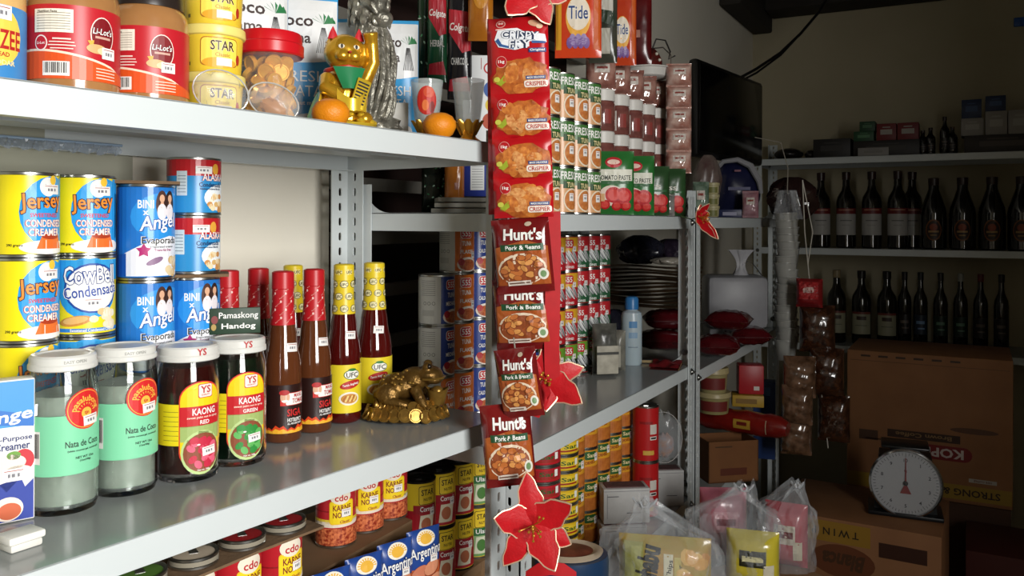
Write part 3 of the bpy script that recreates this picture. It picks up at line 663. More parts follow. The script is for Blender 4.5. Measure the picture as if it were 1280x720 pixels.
# ---- golden beckoning cat
gold = M('e0b030', .26, metal=.6, noise=('b8841c', 50, .3), coat=.4); gold_l = M('ecc838', .28, metal=.5, coat=.4)
def remesh(o, vx=.0016):
    m = o.modifiers.new('merge', 'REMESH'); m.mode = 'VOXEL'; m.voxel_size = vx; m.use_smooth_shade = True; s = o.modifiers.new('soft', 'SMOOTH'); s.factor = .5; s.iterations = 3
x, y = 0.9021, 0.7574
t = thing('lucky_cat', 'golden beckoning cat figurine with red ears and green bib', 'figurine', (x, y, ZT + .003), to_eye(x, y, 14))
b = MB(); b.ball((0, 0, .052), .033, .028, .042, 20, 14); b.ball((0, -.002, .112), .029, .025, .026, 20, 14); b.ball((-.008, -.022, .105), .010, .008, .008); b.ball((.008, -.022, .105), .010, .008, .008)
for s in (-1, 1): b.lathe([(.012, 0), (.0085, .010), (.001, .024)], 10, (s * .018, 0, .126), sy=.6)
b.tube([(.026, -.008, .075), (.036, -.014, .100), (.033, -.018, .126), (.030, -.022, .140)], [.011, .010, .009, .0105], 12); b.tube([(-.026, -.010, .075), (-.032, -.024, .060), (-.014, -.032, .050)], [.011, .010, .010], 12)
for s in (-1, 1): b.ball((s * .020, -.022, .020), .014, .018, .012)
b.ball((0, .004, .021), .038, .032, .02)
o = b.build('cat_body', gold, t); remesh(o, .0018)
for s in (-1, 1): MB().lathe([(.0075, 0), (.005, .008), (.0005, .017)], 10, (s * .018, -.0085, .129), sy=.35).build('inner_ear', M('c01f2a', .4), t)
MB().tube([(.026 * math.cos(a), -.002 + .023 * math.sin(a), .090 - .004 * abs(math.cos(a))) for a in [2 * PI * k / 24 for k in range(25)]], .0032, 8).build('collar', M('b8301c', .4), t)
q = [(-.018, -.0265, .088), (.018, -.0265, .088)]; MB().surf(lambda u, v: ((u - .5) * .044 * (1 - .55 * v), -.0262 - .006 * math.sin(u * PI) - .006 * v, .089 - .030 * v), 8, 5).build('bib', M('1f7a4a', .4), t)
pl = MB().rbox(-.010, .010, -.002, .002, -.022, .022, .003); pl.xf(Matrix.Translation((.012, -.040, .052)) @ Matrix.Rotation(.35, 4, 'Y') @ Matrix.Rotation(-.25, 4, 'X')); o = pl.build('gold_plaque', gold_l, t)
for k in range(7):
    s_ = MB().box(-.0075, .0075, -.0028, -.002, -.016 + k * .005, -.0138 + k * .005); s_.xf(Matrix.Translation((.012, -.040, .052)) @ Matrix.Rotation(.35, 4, 'Y') @ Matrix.Rotation(-.25, 4, 'X')); s_.build('plaque_mark', M(BLK), o)
for s in (-1, 1): MB().ball((s * .010, -.0245, .117), .0045, .002, .0032).build('eye', M('f0e8d0', .3), t); MB().ball((s * .010, -.0262, .117), .0018, .001, .0028).build('pupil', M(BLK), t.children[-1])
MB().ball((0, -.0305, .109), .0026, .002, .0018).build('nose', M('a02a20'), t)
MB().lathe([(.002, .001), (.034, .004), (.040, .010), (.041, .013), (.036, .010), (0, .006)], 24, (0, -.012, .0)).build('base_dish', gold_l, t)
random.seed(5)
cb = MB().ball((0, 0, 0), .0062, .0062, .0042, 10, 6).mesh('gold_nugget', gold_l)
for k in range(30):
    a = -PI * .95 + k * .062 * PI + random.uniform(-.05, .05); rr = .036 - .008 * (k % 3); link('gold_nugget', cb, t, (rr * math.cos(a), -.014 + rr * .75 * math.sin(a), .016 + .009 * (k % 3)))
MB().surf(lambda u, v: ((-.5 + u) * .040, -.040 - .010 * math.sin(u * PI), .028 + .016 * v + .014 * (2 * u - 1) ** 2 * v), 10, 4).surf(lambda u, v: ((-.5 + u) * .040, -.040 + .010 * math.sin(u * PI), .028 + .016 * v + .014 * (2 * u - 1) ** 2 * v), 10, 4).build('ingot', gold_l, t)
o = MB().lathe([(0, .0), (.020, .001), (.024, .004), (.0245, .006), (.020, .004), (0, .003)], 20); o.xf(Matrix.Translation((-.038, -.004, .032)) @ Matrix.Rotation(-1.25, 4, 'Y')); o.build('gold_disc', gold_l, t)
# ---- mandarins
def mandarin(label, x, y):
    t = thing('mandarin', label, 'fruit', (x, y, ZT), to_eye(x, y), 'ripe mandarins on the top shelf')
    MB().lathe([(0, .0005), (.010, .0), (.0185, .006), (.0232, .0155), (.0228, .023), (.018, .031), (.010, .0352), (.004, .0355), (.0015, .0345), (0, .0345)], 26).build('peel', M('e08c14', .4, noise=('d67c0c', 90, .3), bump=.25, bscale=500), t)
    MB().lathe([(.0022, 0), (.0026, .0015), (0, .002)], 8, (0, 0, .0343)).build('stem_button', M('5a6a2a', .6), t)
mandarin('orange mandarin in front of the golden cat', 0.8042, 0.6967); mandarin('orange mandarin between the two gold-footed glasses', 0.9775, 0.6509)
# ---- pewter figurine
pew = M('a8a598', .34, metal=.6, noise=('504c42', 70, .25), bump=.5, bscale=160)
x, y = 1.0128, 0.7946
t = thing('pewter_figurine', 'tall pewter-coloured carved figurine behind the golden cat', 'figurine', (x, y, ZT + .0125), to_eye(x, y))
b = MB(); random.seed(8); b.ball((.008, 0, .012), .036, .026, .020, 18, 10, fn=lambda d: 1 + .15 * math.sin(11 * d.x) * math.sin(9 * d.y + 2) + .1 * math.sin(17 * d.z + 13 * d.x))
b.build('rock_base', pew, t)
for k in range(15):
    a = 2 * PI * k / 15; pts = []
    for j in range(9): q = j / 8; rr = .017 + .010 * math.sin(q * PI * 1.1) + .004 * math.sin(q * 9 + k); tw = a + .9 * q; pts.append((rr * math.cos(tw) + .008 * math.sin(q * 3) - .006 * q, rr * .8 * math.sin(tw), .018 + .155 * q))
    MB().tube(pts, [.0058, .0055, .0052, .005, .005, .005, .0055, .006, .006], 8).build('carved_strand', pew, t)
b = MB(); b.tube([(0, 0, .02), (.006, 0, .09), (-.002, 0, .17)], [.016, .020, .018], 12); b.ball((-.006, 0, .190), .030, .024, .034, 18, 12, fn=lambda d: 1 + .08 * math.sin(9 * d.x + 14 * d.z)); b.ball((.012, -.012, .176), .018, .016, .014); b.tube([(-.012, -.018, .2), (-.002, -.030, .192), (.006, -.030, .178)], [.012, .008, .003], 8); b.ball((-.010, 0, .228), .022, .02, .022)
o = b.build('carved_body', pew, t); remesh(o, .0018)
sc = MB().ball((0, 0, 0), .006, .003, .009, 8, 6).mesh('carved_scale', pew)
for k in range(26):
    a = -PI + k * PI / 25 * 1.0; link('carved_scale', sc, t, (-.006 + .030 * math.cos(a), .022 * math.sin(a), .172 + .012 * (k % 5)), a + PI / 2)
# ---- blank white card
x, y = 1.0424, 0.7718
t = thing('paper_card', 'blank white paper card standing right of the pewter figurine', 'card', (x, y, ZT), to_eye(x, y, -6)); MB().rbox(-.017, .017, -.0015, .0015, 0, .066, .0008).build('card_stock', M('d9d7cf', .6), t); MB().rbox(-.017, .017, .0015, .022, 0, .0015, .0006).build('foot_flap', M('d9d7cf', .6), t)
# ---- shot glasses on gold lotus feet
def glasscup(label, x, y, red):
    t = thing('lotus_glass', label, 'glass', (x, y, ZT), to_eye(x, y), 'small glasses on gold lotus feet')
    MB().lathe([(0, .030), (.016, .030), (.018, .034), (.0245, .094), (.0238, .094), (.0172, .036), (.015, .034), (0, .034)], 30).build('glass_bowl', M('c8d0ce', .06, alpha=.34, coat=.5), t)
    o = MB().lathe([(0, 0), (.020, 0), (.021, .003), (.012, .009), (.010, .014), (.014, .020), (.016, .030), (0, .030)], 24).build('gold_foot', M('c8902e', .22, metal=.6), t)
    pm = MB().surf(lambda u, v: ((u - .5) * .013 * math.sin(PI * (.15 + .85 * (1 - v))), -.012 - .012 * v + .004 * (2 * u - 1) ** 2, .012 + .022 * v), 6, 5).mesh('petal', M('d8a038', .22, metal=.6))
    for k in range(9): link('petal', pm, o, (0, 0, 0), k * 2 * PI / 9)
    if red:
        P = Print(); P.ell(.000, .062, .015, .021, M('b8281e'), 1); P.ell(.003, .074, .008, .008, M('c84a28'), 2); P.ell(-.002, .055, .005, .008, M('d8703a'), 2); P.ell(.008, .052, .004, .009, M('7a1a14'), 2)
        P.build('red_motif', cyl(lambda q: .018 + (q - .034) * .1084 + .0002), t, gy=.006)
glasscup('small glass with a red motif on a gold lotus foot', 1.0352, 0.7121, True); glasscup('plain small glass on a gold lotus foot, nearest the red seasoning strip', 1.0607, 0.6552, False)

# ================================================================ REST OF THE NEAR RACK'S MIDDLE DECK
bronze = M('8a6830', .34, metal=.65, noise=('4a3416', 45, .3), bump=.35, bscale=220); bronze_l = M('a8843c', .3, metal=.65, noise=('6a4a1c', 60, .3))
x, y = 1.0058, 0.7345
t = thing('bronze_toad', 'bronze money toad sitting on a heap of coins', 'figurine', (x + .004, y - .006, 1.1622), to_eye(x, y, -4))
b = MB().lathe([(0, .0), (.056, .0), (.058, .006), (.050, .016), (.034, .026), (0, .030)], 30, sy=.68); b.build('coin_mound', bronze, t)
cm2 = MB().lathe([(0, .0015), (.003, .0015), (.003, .0008), (.0075, .0008), (.0085, .002), (.0098, .002), (.0102, 0), (.0098, -.002), (0, -.002)], 16).mesh('coin', bronze_l); random.seed(6)
for k in range(26):
    a = -PI + (k % 13) * PI / 12; lv = k // 13; rr = .0585 - .012 * lv
    o = link('coin', cm2, t, (rr * math.cos(a), rr * .70 * math.sin(a) - .002, .010 + .009 * lv + random.uniform(-.002, .002))); o.rotation_euler = (PI / 2 - .45 + random.uniform(-.2, .2), random.uniform(-.3, .3), a + PI / 2)
b = MB(); b.ball((-.008, .002, .046), .034, .025, .020, 22, 14); b.ball((.012, .0, .056), .024, .022, .018, 20, 12); b.ball((.032, -.002, .064), .021, .023, .012, 18, 12); b.ball((.038, -.003, .057), .017, .021, .008)
for s in (-1, 1):
    b.ball((.030, s * .013 - .002, .076), .0068); b.tube([(.012, s * .020, .046), (.020, s * .028, .034), (.026, s * .026, .022)], [.009, .008, .006], 10)
    b.ball((-.026, s * .020, .038), .018, .010, .015); b.tube([(-.030, s * .024, .030), (-.008, s * .030, .026), (.002, s * .029, .022)], [.007, .006, .006], 8)
    for k in range(3): b.tube([(.026, s * .026, .022), (.034, s * (.024 + .005 * k), .018)], [.003, .002], 6)
b.ball((-.040, .0, .034), .010, .012, .010)
o = b.build('toad_body', bronze, t); remesh(o, .0016)
MB().tube([(.0235 * math.cos(a) + .0315, .0245 * math.sin(a) - .002, .0595) for a in [-1.9 + 3.8 * k / 16 for k in range(17)]], .0016, 6).build('mouth_line', bronze_l, t)
for s in (-1, 1): MB().ball((.033, s * .016 - .002, .077), .0040).build('eye', M('1a120a', .15), t)
wm = MB().ball((0, 0, 0), .003, .003, .0024, 8, 5).mesh('wart', bronze_l)
for k in range(26): a = random.uniform(-1.6, 1.6); q = random.uniform(-.034, .022); rr = .024 * math.sqrt(max(.1, 1 - ((q + .008) / .034) ** 2)); link('wart', wm, t, (q, -rr * math.cos(a), .047 + .02 * math.sin(abs(a)) * .9 + (.006 if q > 0 else 0)))
ig = MB().surf(lambda u, v: (.045 + .017 * math.cos(u * 2 * PI) * (.6 + .4 * v), -.016 + .012 * math.sin(u * 2 * PI) * (.6 + .4 * v), .022 + .020 * v + .006 * v * math.cos(u * 2 * PI) ** 2), 20, 5, wrap=True); ig.ball((.045, -.016, .040), .010, .008, .009)
ig.build('ingot', bronze_l, t)
# ---- milk carton at the left edge
x, y = 0.4671, 0.8126
t = thing('cream_carton', 'white and blue all purpose creamer carton at the left edge', 'carton', (x, y, 1.1602), to_eye(x, y, 8))
w, h = .060, .137
MB().rbox(-w / 2, w / 2, -.004, .016, .0005, h, .0015).build('carton_box', M('e6e4e0', .35), t)
P = Print(); P.rect(0, h * .83, w * .97, h * .32, M('3f93cf'), 0); P.poly([(-w * .48, .002), (w * .48, .002), (w * .48, h * .29), (w * .36, h * .24), (w * .30, h * .31), (w * .1, h * .22), (0, h * .28), (-w * .48, h * .2)], M('2a3f9a'), 0); P.poly([(-w * .48, h * .72), (w * .48, h * .66), (w * .48, h * .74), (-w * .48, h * .85)], M('2a6fc0'), 1)
P.text('Angel', w * .12, h * .735, .0150, M(WHT), 2, w=.050, rot=.12, shear=.2); P.text('All-Purpose', w * .16, h * .585, .0062, M('1f2f6a'), 2, w=.036); P.text('Creamer', w * .18, h * .535, .0072, M('1f2f6a'), 2, w=.030)
P.ell(w * .34, h * .43, .009, .0105, M('c62a34'), 2); P.ell(w * .14, h * .42, .014, .008, M('efe2d0'), 3); P.ell(w * .20, h * .47, .006, .004, M('6a9a3a'), 3); P.ell(w * .26, h * .345, .013, .007, M('f3ede2'), 3)
P.ell(w * .12, h * .10, .013, .0115, M('efe2d0'), 2); P.ell(w * .14, h * .085, .010, .008, M('c8603a'), 3); P.price(w * .20, h * .335, .020, .012)
P.build('carton_print', flat(-.004), t.children[0], gx=0)
P = Print(); P.barcode(.006, h * .52, .011, .05, 0)
x, y = 0.4445, 0.7393
t = thing('adhesive_block', 'small white square block lying before the creamer carton', 'block', (x, y, 1.1602), to_eye(x, y, 28)); MB().rbox(-.014, .014, -.011, .011, 0, .007, .002).build('foot', M('d4d2ca', .6), t); MB().rbox(-.016, .016, -.0125, .0125, .007, .014, .002).build('cap', M('e4e2da', .6), t)

# ================================================================ LOWER SHELF OF THE NEAR RACK
def d_cdo(P, r, h):
    P.rect(0, h * .45, .2, h * .07, M('e0c23a'), 1); P.rect(0, h * .62, .2, h * .02, M('8a151a'), 1)
    P.rrect(.006, h * .60, .036, h * .40, .004, M('e8b82e', .35), 2); P.rrect(.006, h * .60, .034, h * .37, .004, M('f0d024', .35), 3)
    P.text('KARNE', .006, h * .68, .0080, M('7a1c1a'), 4, w=.026); P.text('NORTE', .006, h * .56, .0080, M('7a1c1a'), 4, w=.026); P.text('Classic', .010, h * .445, .004, M('a0302a'), 4, shear=.2)
    P.ell(.004, h * .87, .015, h * .13, M('e6dcc8'), 3); P.text('cdo', .005, h * .85, .0095, M('b8202a'), 5, w=.019)
    P.ell(0, h * .40, .05, h * .05, M('e6d8c4'), 1); P.rect(0, h * .19, .2, h * .29, M('8a2a18', .4, noise=('d8784a', 260, .12)), 2)
    P.price(.012, h * .59, .014, .011)
CDO = make_can('minced_beef_can', 'x', 'can', .0290, .083, 'b3202a', d_cdo, 'red and yellow minced beef cans')
ys = .800
for i, X in enumerate((.937, 1.001, 1.062)): put(CDO, X, ys, .9905, 6, 'red and yellow minced beef can, %s from the left on the cardboard' % ORD[i + 1])
t = thing('cardboard_box', 'plain cardboard carton under three red beef cans on the lower shelf', 'box', (.975, .835, .7552), RA)
MB().rbox(-.135, .105, -.062, .08, 0, .229, .002).build('carton_body', carton_m, t)
t2 = MB().prism([(-.14, -.100), (.095, -.070), (.112, .03), (.11, .08), (-.16, .085), (-.168, .0)], 0, .004, axis='z'); o = t2.build('carton_flap', M('86684a', .85, noise=('765a3e', 14, .3)), t, smooth=False); o.location = (0, 0, .2305)
# ---- blue corned beef pouches, front row
def argentina(label, x, y, z, rz, seed):
    w, h = .058, .104
    t = thing('corned_beef_pouch', label, 'pouch', (x, y, z), rz, 'blue corned beef pouches standing in a row')
    o, fm = pouch(t, 'pouch_foil', w, h, .020, M('23458f', .3), seed, .0004, .03); P = Print()
    P.poly([(-w * .47, h * .04), (w * .47, h * .04), (w * .47, h * .54), (-w * .47, h * .48)], M('c8602c', .4, noise=('a84a20', 60, .3)), 0)
    for k, (px, py) in enumerate(((-.2, .42), (.14, .46), (-.1, .22), (.24, .26))): P.ell(w * px, h * py, .015, .011, M('8a3a20'), 1 + k, rot=.5); P.ell(w * px, h * py + .001, .0138, .0098, M(('c8785a', 'd08a68')[k % 2]), 2 + k, rot=.5)
    P.ell(0, h * .885, .016, .0105, M('efe8d8'), 1); P.ell(0, h * .875, .010, .007, M('e8b23a'), 2)
    for k in range(11): a = PI * k / 10; P.poly([(.006 * math.cos(a), h * .875 + .005 * math.sin(a)), (.0145 * math.cos(a - .1), h * .875 + .0095 * math.sin(a - .1)), (.0145 * math.cos(a + .1), h * .875 + .0095 * math.sin(a + .1))], M('e8b23a'), 3)
    outl(P, 'Argentina', 0, h * .69, .0205, 'f2f0ea', '16306e', 6, w=w * .92, rot=.06); P.price(w * .2, h * .60, .013, .010, 9)
    pprint(P, fm, o, w, h); return t
for i, X in enumerate((.836, .896, .956, 1.016)): argentina('blue corned beef pouch with sunburst, %s from the left' % ORD[i + 1], X, .716 - .1069 * (X - .90), .897, RA - .25, 50 + i)
t = thing('cardboard_tray', 'brown cardboard tray holding the blue corned beef pouches', 'tray', (.925, .716, .7552), RA)
MB().rbox(-.122, .130, -.030, .030, 0, .138, .002).build('tray_body', carton_m, t); MB().rbox(-.123, .131, -.0315, -.030, .09, .141, .0005).build('tray_lip', M('86684a', .85), t)
# ---- red cans near the left end, a cardboard sheet and flat tins on top
t = thing('cardboard_box', 'cardboard carton under the red cans at the left of the lower shelf', 'box', (.655, .755, .7552), RA)
MB().rbox(-.16, .135, -.035, .060, 0, .236, .002).build('carton_body', carton_m, t); MB().box(-.05, .05, -.0355, -.0352, .05, .16).build('carton_print', M('6a4a30', .8), t)
for i, X in enumerate((.574, .634, .694, .754)): put(CDO, X, .745 - .1069 * (X - .65), .9915, 26, 'red and yellow minced beef can under the shelf edge, %s from the left' % ORD[i + 1])
o = board('brown cardboard sheet lying on the red cans near the left', .662, .760, 1.0748, .27, .105, RA, .003)
def flatcan(label, x, y, z, col, lidcol, r=.0265, h=.012, group='flat tins under the shelf edge', side=None, turn=10, txt=None, name='flat_tin'):
    t = thing(name, label, 'can', (x, y, z), to_eye(x, y, turn), group); can_body(r, h, t); l = sleeve(r - .0004, .0036, h - .0036, M(col, .35), t)
    MB().lathe([(0, h - .0022), (r - .009, h - .0016), (r - .0045, h - .0022)], 26).build('printed_lid', M(lidcol, .35), t)
    if txt:
        P = Print(); P.rect(.004, h * .52, r * 1.6, h * .5, M(side or 'f0d020'), 1); P.text(txt, .006, h * .56, h * .26, M('2a5a24'), 3, w=r * .9); P.rect(.002, h * .30, r * 1.2, h * .1, M('9a2a1a'), 3); P.rect(.024, h * .6, .008, h * .4, M(WHT), 4); P.build('label_print', cyl(r - .0004), l)
    return t
for i, (X, c, lc) in enumerate(((.575, '8f8878', '5f8a3a'), (.637, '8f8878', 'd8c8b0'), (.700, '8f8878', 'b0242a'), (.760, '8f8878', 'b0242a'))):
    flatcan(('flat tin with a green lid, leftmost under the shelf edge', 'flat tin with a pale speckled lid under the shelf edge', 'flat tin with a red lid left of another red one', 'flat tin with a red lid, rightmost on the cardboard sheet')[i], X, .742 - .1069 * (X - .65), 1.0782, c, lc)
# ---- yellow corned beef cans in tall stacks
def d_star(green):
    def g(P, r, h):
        c = '2f6a3a' if green else '9a1f28'
        P.rect(0, h * .28, .2, h * .44, M('8fae78' if green else 'a8202a', .35), 0); P.rect(0, h * .10, .2, h * .10, M('b82a30' if not green else '6f9a5a'), 1)
        P.rrect(.008, h * .76, .030, h * .32, .003, M('3a2a14'), 1); P.rrect(.008, h * .76, .0285, h * .30, .003, M('e8c832', .35), 2)
        P.text('STAR', .009, h * .81, .0100, M('2a1a10'), 3, w=.024); P.text('NUTRI', .009, h * .69, .0050, M('5a3a1a'), 3, w=.016)
        P.rect(.006, h * .52, .044, h * .15, M(c), 3); P.text('Ulam' if green else 'Corned', .008, h * .525, .0085, M(WHT), 4, w=.026)
        P.poly([(-.008, h * .10), (.018, h * .10), (.022, h * .42), (-.004, h * .42)], M('e6dcc0' if not green else 'd8dcc0'), 2); P.ell(.006, h * .26, .009, .011, M('b86a48' if not green else '4a7a3a'), 3)
        P.price(.018, h * .46, .010, .012)
    return g
STAR = make_can('yellow_corned_beef_can', 'x', 'can', .0300, .0960, 'e2c22e', d_star(False), 'yellow and red corned beef cans', top=M('2a2826', .3, metal=.6))
ULAM = make_can('yellow_ulam_can', 'x', 'can', .0300, .0960, 'e2c22e', d_star(True), 'yellow and green canned meal tins', top=M('8a8a84', .3, metal=.9))
lv = ('lower', 'upper')
for nm_, X0, X1, lab in (('a', 1.137, 1.322, 'low cardboard tray under the yellow and red corned beef stacks'), ('b', 1.323, 1.447, 'low cardboard tray under the yellow and green meal tins')):
    tr = thing('cardboard_tray', lab, 'tray', ((X0 + X1) / 2, .818, .7752)); w_ = (X1 - X0) / 2
    MB().rbox(-w_, w_, -.031, .031, 0, .0515, .001).build('tray_body', carton_m, tr); MB().box(-w_, w_, -.0318, -.0311, .036, .0515).build('tray_lip', M('86684a', .85), tr)
for c, X in enumerate((1.167, 1.229, 1.291)):
    for i in range(2): put(STAR, X, .818, .827 + i * .0962, 16, 'yellow and red corned beef can, %s row, %s stack from the left' % (lv[i], ORD[c + 1]))
for c, X in enumerate((1.353, 1.415)):
    for i in range(2): put(ULAM, X, .818, .827 + i * .0962, 12, 'yellow and green meal tin, %s row, %s green stack' % (lv[i], ('left', 'right')[c]))
# ---- bluish plastic sheet tucked under the top shelf at the rear
t = thing('plastic_sheet', 'bluish clear plastic sheet tucked under the top shelf at the left', 'plastic sheet', (.62, .958, 1.5440), RA)
MB().surf(lambda u, v: ((u - .5) * .16, .004 * math.sin(u * 40) + .003 * math.sin(u * 90 + 4 * v), -.011 * v - .002 * math.sin(u * 55) * v), 60, 4).build('crinkled_film', M('a0b0c4', .15, alpha=.5, coat=.5), t, ang=25); MB().tube([(-.08, 0, .001), (0, 0, .001), (.08, 0, .001)], .0018, 6).build('rolled_edge', M('9ab0c8', .2), t)

# ================================================================ SECOND RACK
# ---- tuna cans on the middle deck: three label colours, white ingredient side
def d_tuna(col, word):
    def g(P, r, h):
        P.rect(-.055, h / 2, .075, h - .0072, M('c9c9c2', .4), 0)
        for k in range(8): P.rect(-.040, h * (.60 + .04 * k), .026, .0008, M('7a7a76'), 1)
        for k in range(3): P.ell(-.046 + k * .008, h * .44, .003, .003, M('6a6a66'), 1); P.ell(-.046 + k * .008, h * .44, .0022, .0022, M('c9c9c2'), 2)
        P.rect(-.040, h * .25, .022, .010, M('b4b4ae'), 1)
        P.rrect(.004, h * .80, .024, h * .20, .005, M('f0e8e0'), 1); P.rrect(.004, h * .80, .022, h * .18, .005, M('c0242c'), 2); P.text('555', .004, h * .80, .0105, M(WHT), 3, w=.018)
        P.text('TUNA', .005, h * .60, .0085, M(WHT), 2, w=.020); P.text(word, .006, h * .43, .0070, M(WHT), 2, w=.028)
        P.ell(.008, h * .17, .022, .013, M('e6ddd0'), 2); P.ell(.008, h * .16, .018, .010, M('9a3a22', .4, noise=('c87a4a', 200, .2)), 3); P.ell(-.006, h * .22, .006, .006, M('b0242c'), 4)
        P.price(.020, h * .36, .010, .012)
    return g
TUNA = [make_can('tuna_can', 'x', 'can', .0315, .0865, c, d_tuna(c, w_), 'canned tuna stack on the second rack') for c, w_ in (('2a3f86', 'MECHADO'), ('cf6a22', 'FLAKES'), ('2a3f86', 'CALDERETA'))]
rowname = ('bottom', 'second', 'third', 'top')
for c, X in enumerate((1.212, 1.277, 1.342, 1.407, 1.472, 1.537)):
    for i in range(4):
        if c == 0 and i == 3: continue
        kind = (0, 1, 2, 0, 1, 2)[c] if i else (1, 1, 2, 0, 1, 2)[c]
        put(TUNA[kind], X, .812, 1.0992 + i * .0867, 46 if c == 0 else 26, '%s tuna can, %s row, %s column from the left' % (('blue', 'orange', 'dark blue')[kind], rowname[i], ORD[c + 1]))
def d_sard(a, b):
    def g(P, r, h):
        P.rect(0, h * .74, .22, h * .40, M(a, .35), 0); P.rrect(.004, h * .76, .026, h * .24, .004, M('c0242c'), 2); P.text('555', .004, h * .76, .0120, M(WHT), 3, w=.020)
        P.rect(0, h * .30, .22, h * .48, M(b, .35), 0)
        for k in range(5): P.ell(-.018 + k * .010, h * .42 - .002 * (k % 2), .0042, .0175, M(('b9bcbc', 'e0e2e0')[k % 2], .3), 2 + k % 2, rot=.55, n=12); P.ell(-.015 + k * .010, h * .36, .0014, .013, M('6a6e70'), 5, rot=.55, n=8)
        P.text('SARDINES', .004, h * .11, .0055, M(WHT), 2, w=.030); P.price(.020, h * .62, .010, .011)
    return g
SARD = [make_can('sardine_can', 'x', 'can', .0315, .0800, 'b8242a', d_sard(*q), 'canned sardine stack on the second rack') for q in (('e0a82a', 'b8202a'), ('b8242a', '2a5a3a'), ('6a9a30', '20281e'))]
for c, X in enumerate((1.665, 1.730, 1.795, 1.860, 1.925)):
    for i in range(4):
        k = 2 if i == 0 else (0 if c < 2 else 1)
        put(SARD[k], X, .812, 1.0992 + i * .0802, 10, '%s sardine can, %s row, %s column from the left' % (('yellow and red', 'red and green', 'green')[k], rowname[i], ORD[c + 1]))
# ---- pepper packs, bottle, red fabric on that deck
t = thing('pepper_pack', 'clear bag of ground pepper with dark top before the sardine cans', 'pack', (1.790, .7380, 1.0992), to_eye(1.79, .738, 20))
pouch(t, 'pack_film', .058, .118, .042, M('6a6a62', .25, noise=('2a2a28', 30, .2)), 3, .0006, .05); MB().rbox(-.026, .026, -.0235, -.020, .006, .070, .003).build('paper_label', M('b9b4a4', .6, noise=('8a8678', 50, .3)), t); MB().box(-.026, .026, -.0245, -.0236, .050, .056).build('label_stripe', M('3a3a36', .6), t)
t = thing('pepper_pack', 'second clear pepper bag, half hidden behind the first', 'pack', (1.868, .7420, 1.0992), to_eye(1.868, .742, -20))
pouch(t, 'pack_film', .050, .095, .036, M('8a887c', .3, noise=('4a4a44', 30, .2)), 5, .0006, .05); MB().rbox(-.020, .020, -.0205, -.018, .010, .060, .003).build('paper_label', M('aaa698', .6), t)
t = thing('alcohol_bottle', 'translucent white plastic bottle with a blue cap', 'bottle', (1.960, .7360, 1.0992), to_eye(1.96, .736)); r = .0255
MB().lathe([(0, 0), (r * .9, 0), (r, .004), (r, .118), (r * .92, .128), (r * .55, .134), (r * .5, .138), (0, .138)], 28).build('bottle_body', M('a9b9c0', .3, sss=.2), t); MB().lathe([(0, .136), (r * .66, .136), (r * .66, .160), (r * .55, .166), (r * .3, .168), (0, .168)], 22).build('cap', M('2f6fa8', .35), t)
P = Print(); P.rect(.004, .100, .020, .016, M('4f82b0'), 1); P.rect(.004, .074, .022, .014, M('7f9db8'), 1); P.rect(.004, .045, .024, .003, M('7a8a94'), 1); P.build('label_print', cyl(r), t.children[0])
t = thing('folded_cloth', 'dark red glittery cloth lying at the right end of the deck', 'cloth', (1.968, .650, 1.0992), .2)
MB().surf(lambda u, v: ((u - .5) * .10, (v - .5) * .07, .006 + .006 * math.sin(u * 9) * math.sin(v * 7 + 1) + .006 * math.sin(u * PI) * math.sin(v * PI)), 16, 10).surf(lambda u, v: ((u - .5) * .10, (v - .5) * .07, 0), 1, 1).build('cloth_fold', M('7a141a', .5, noise=('5a0e12', 80, .3)), t, ang=80); MB().tube([(-.05, -.035, .002), (0, -.036, .008), (.05, -.034, .003)], .0012, 6).build('glitter_edge', M('c8a060', .3, metal=.7), t)
t = thing('phone_charger', 'small dark flat packet lying before the red packs', 'packet', (2.005, .700, 1.0992), to_eye(2.0, .70)); MB().rbox(-.030, .030, -.015, .015, 0, .010, .002).build('packet_body', M('2a2624', .4), t); MB().box(-.024, .010, -.0155, -.0151, .002, .008).build('packet_label', M('a08a60', .5), t)

# ---- upper deck: tuna cans, tomato paste pouches, condiment jars
ZU = 1.4642
def d_fresca(P, r, h):
    P.rect(0, h * .80, .2, h * .34, M('3f6f34', .35), 0); P.rect(-.050, h * .4, .05, h * .7, M('bfbab0', .4), 1)
    P.text('FRESCA', .006, h * .82, .0145, M(WHT), 2, w=.046); P.text('TUNA', .008, h * .62, .0095, M('e8d8a0'), 3, w=.026); P.rect(.006, h * .62, .036, h * .15, M('2a4a26'), 2)
    P.ell(.008, h * .30, .0200, h * .25, M('e4d6bc'), 2); P.ell(.008, h * .30, .0175, h * .215, M('cf8a4c', .4, noise=('b0602c', 150, .25)), 3); P.price(.006, h * .36, .012, .014)
FRESCA = make_can('green_tuna_can', 'x', 'can', .0290, .0855, 'd2a070', d_fresca, 'green-topped tuna cans on the upper deck')
for c, X in enumerate((1.338, 1.400, 1.462, 1.524)):
    for i in range(3): put(FRESCA, X, .668, ZU + i * .0857, 40, 'green-topped tuna can, %s row, %s column from the left' % (('bottom', 'middle', 'top')[i], ORD[c + 1]))
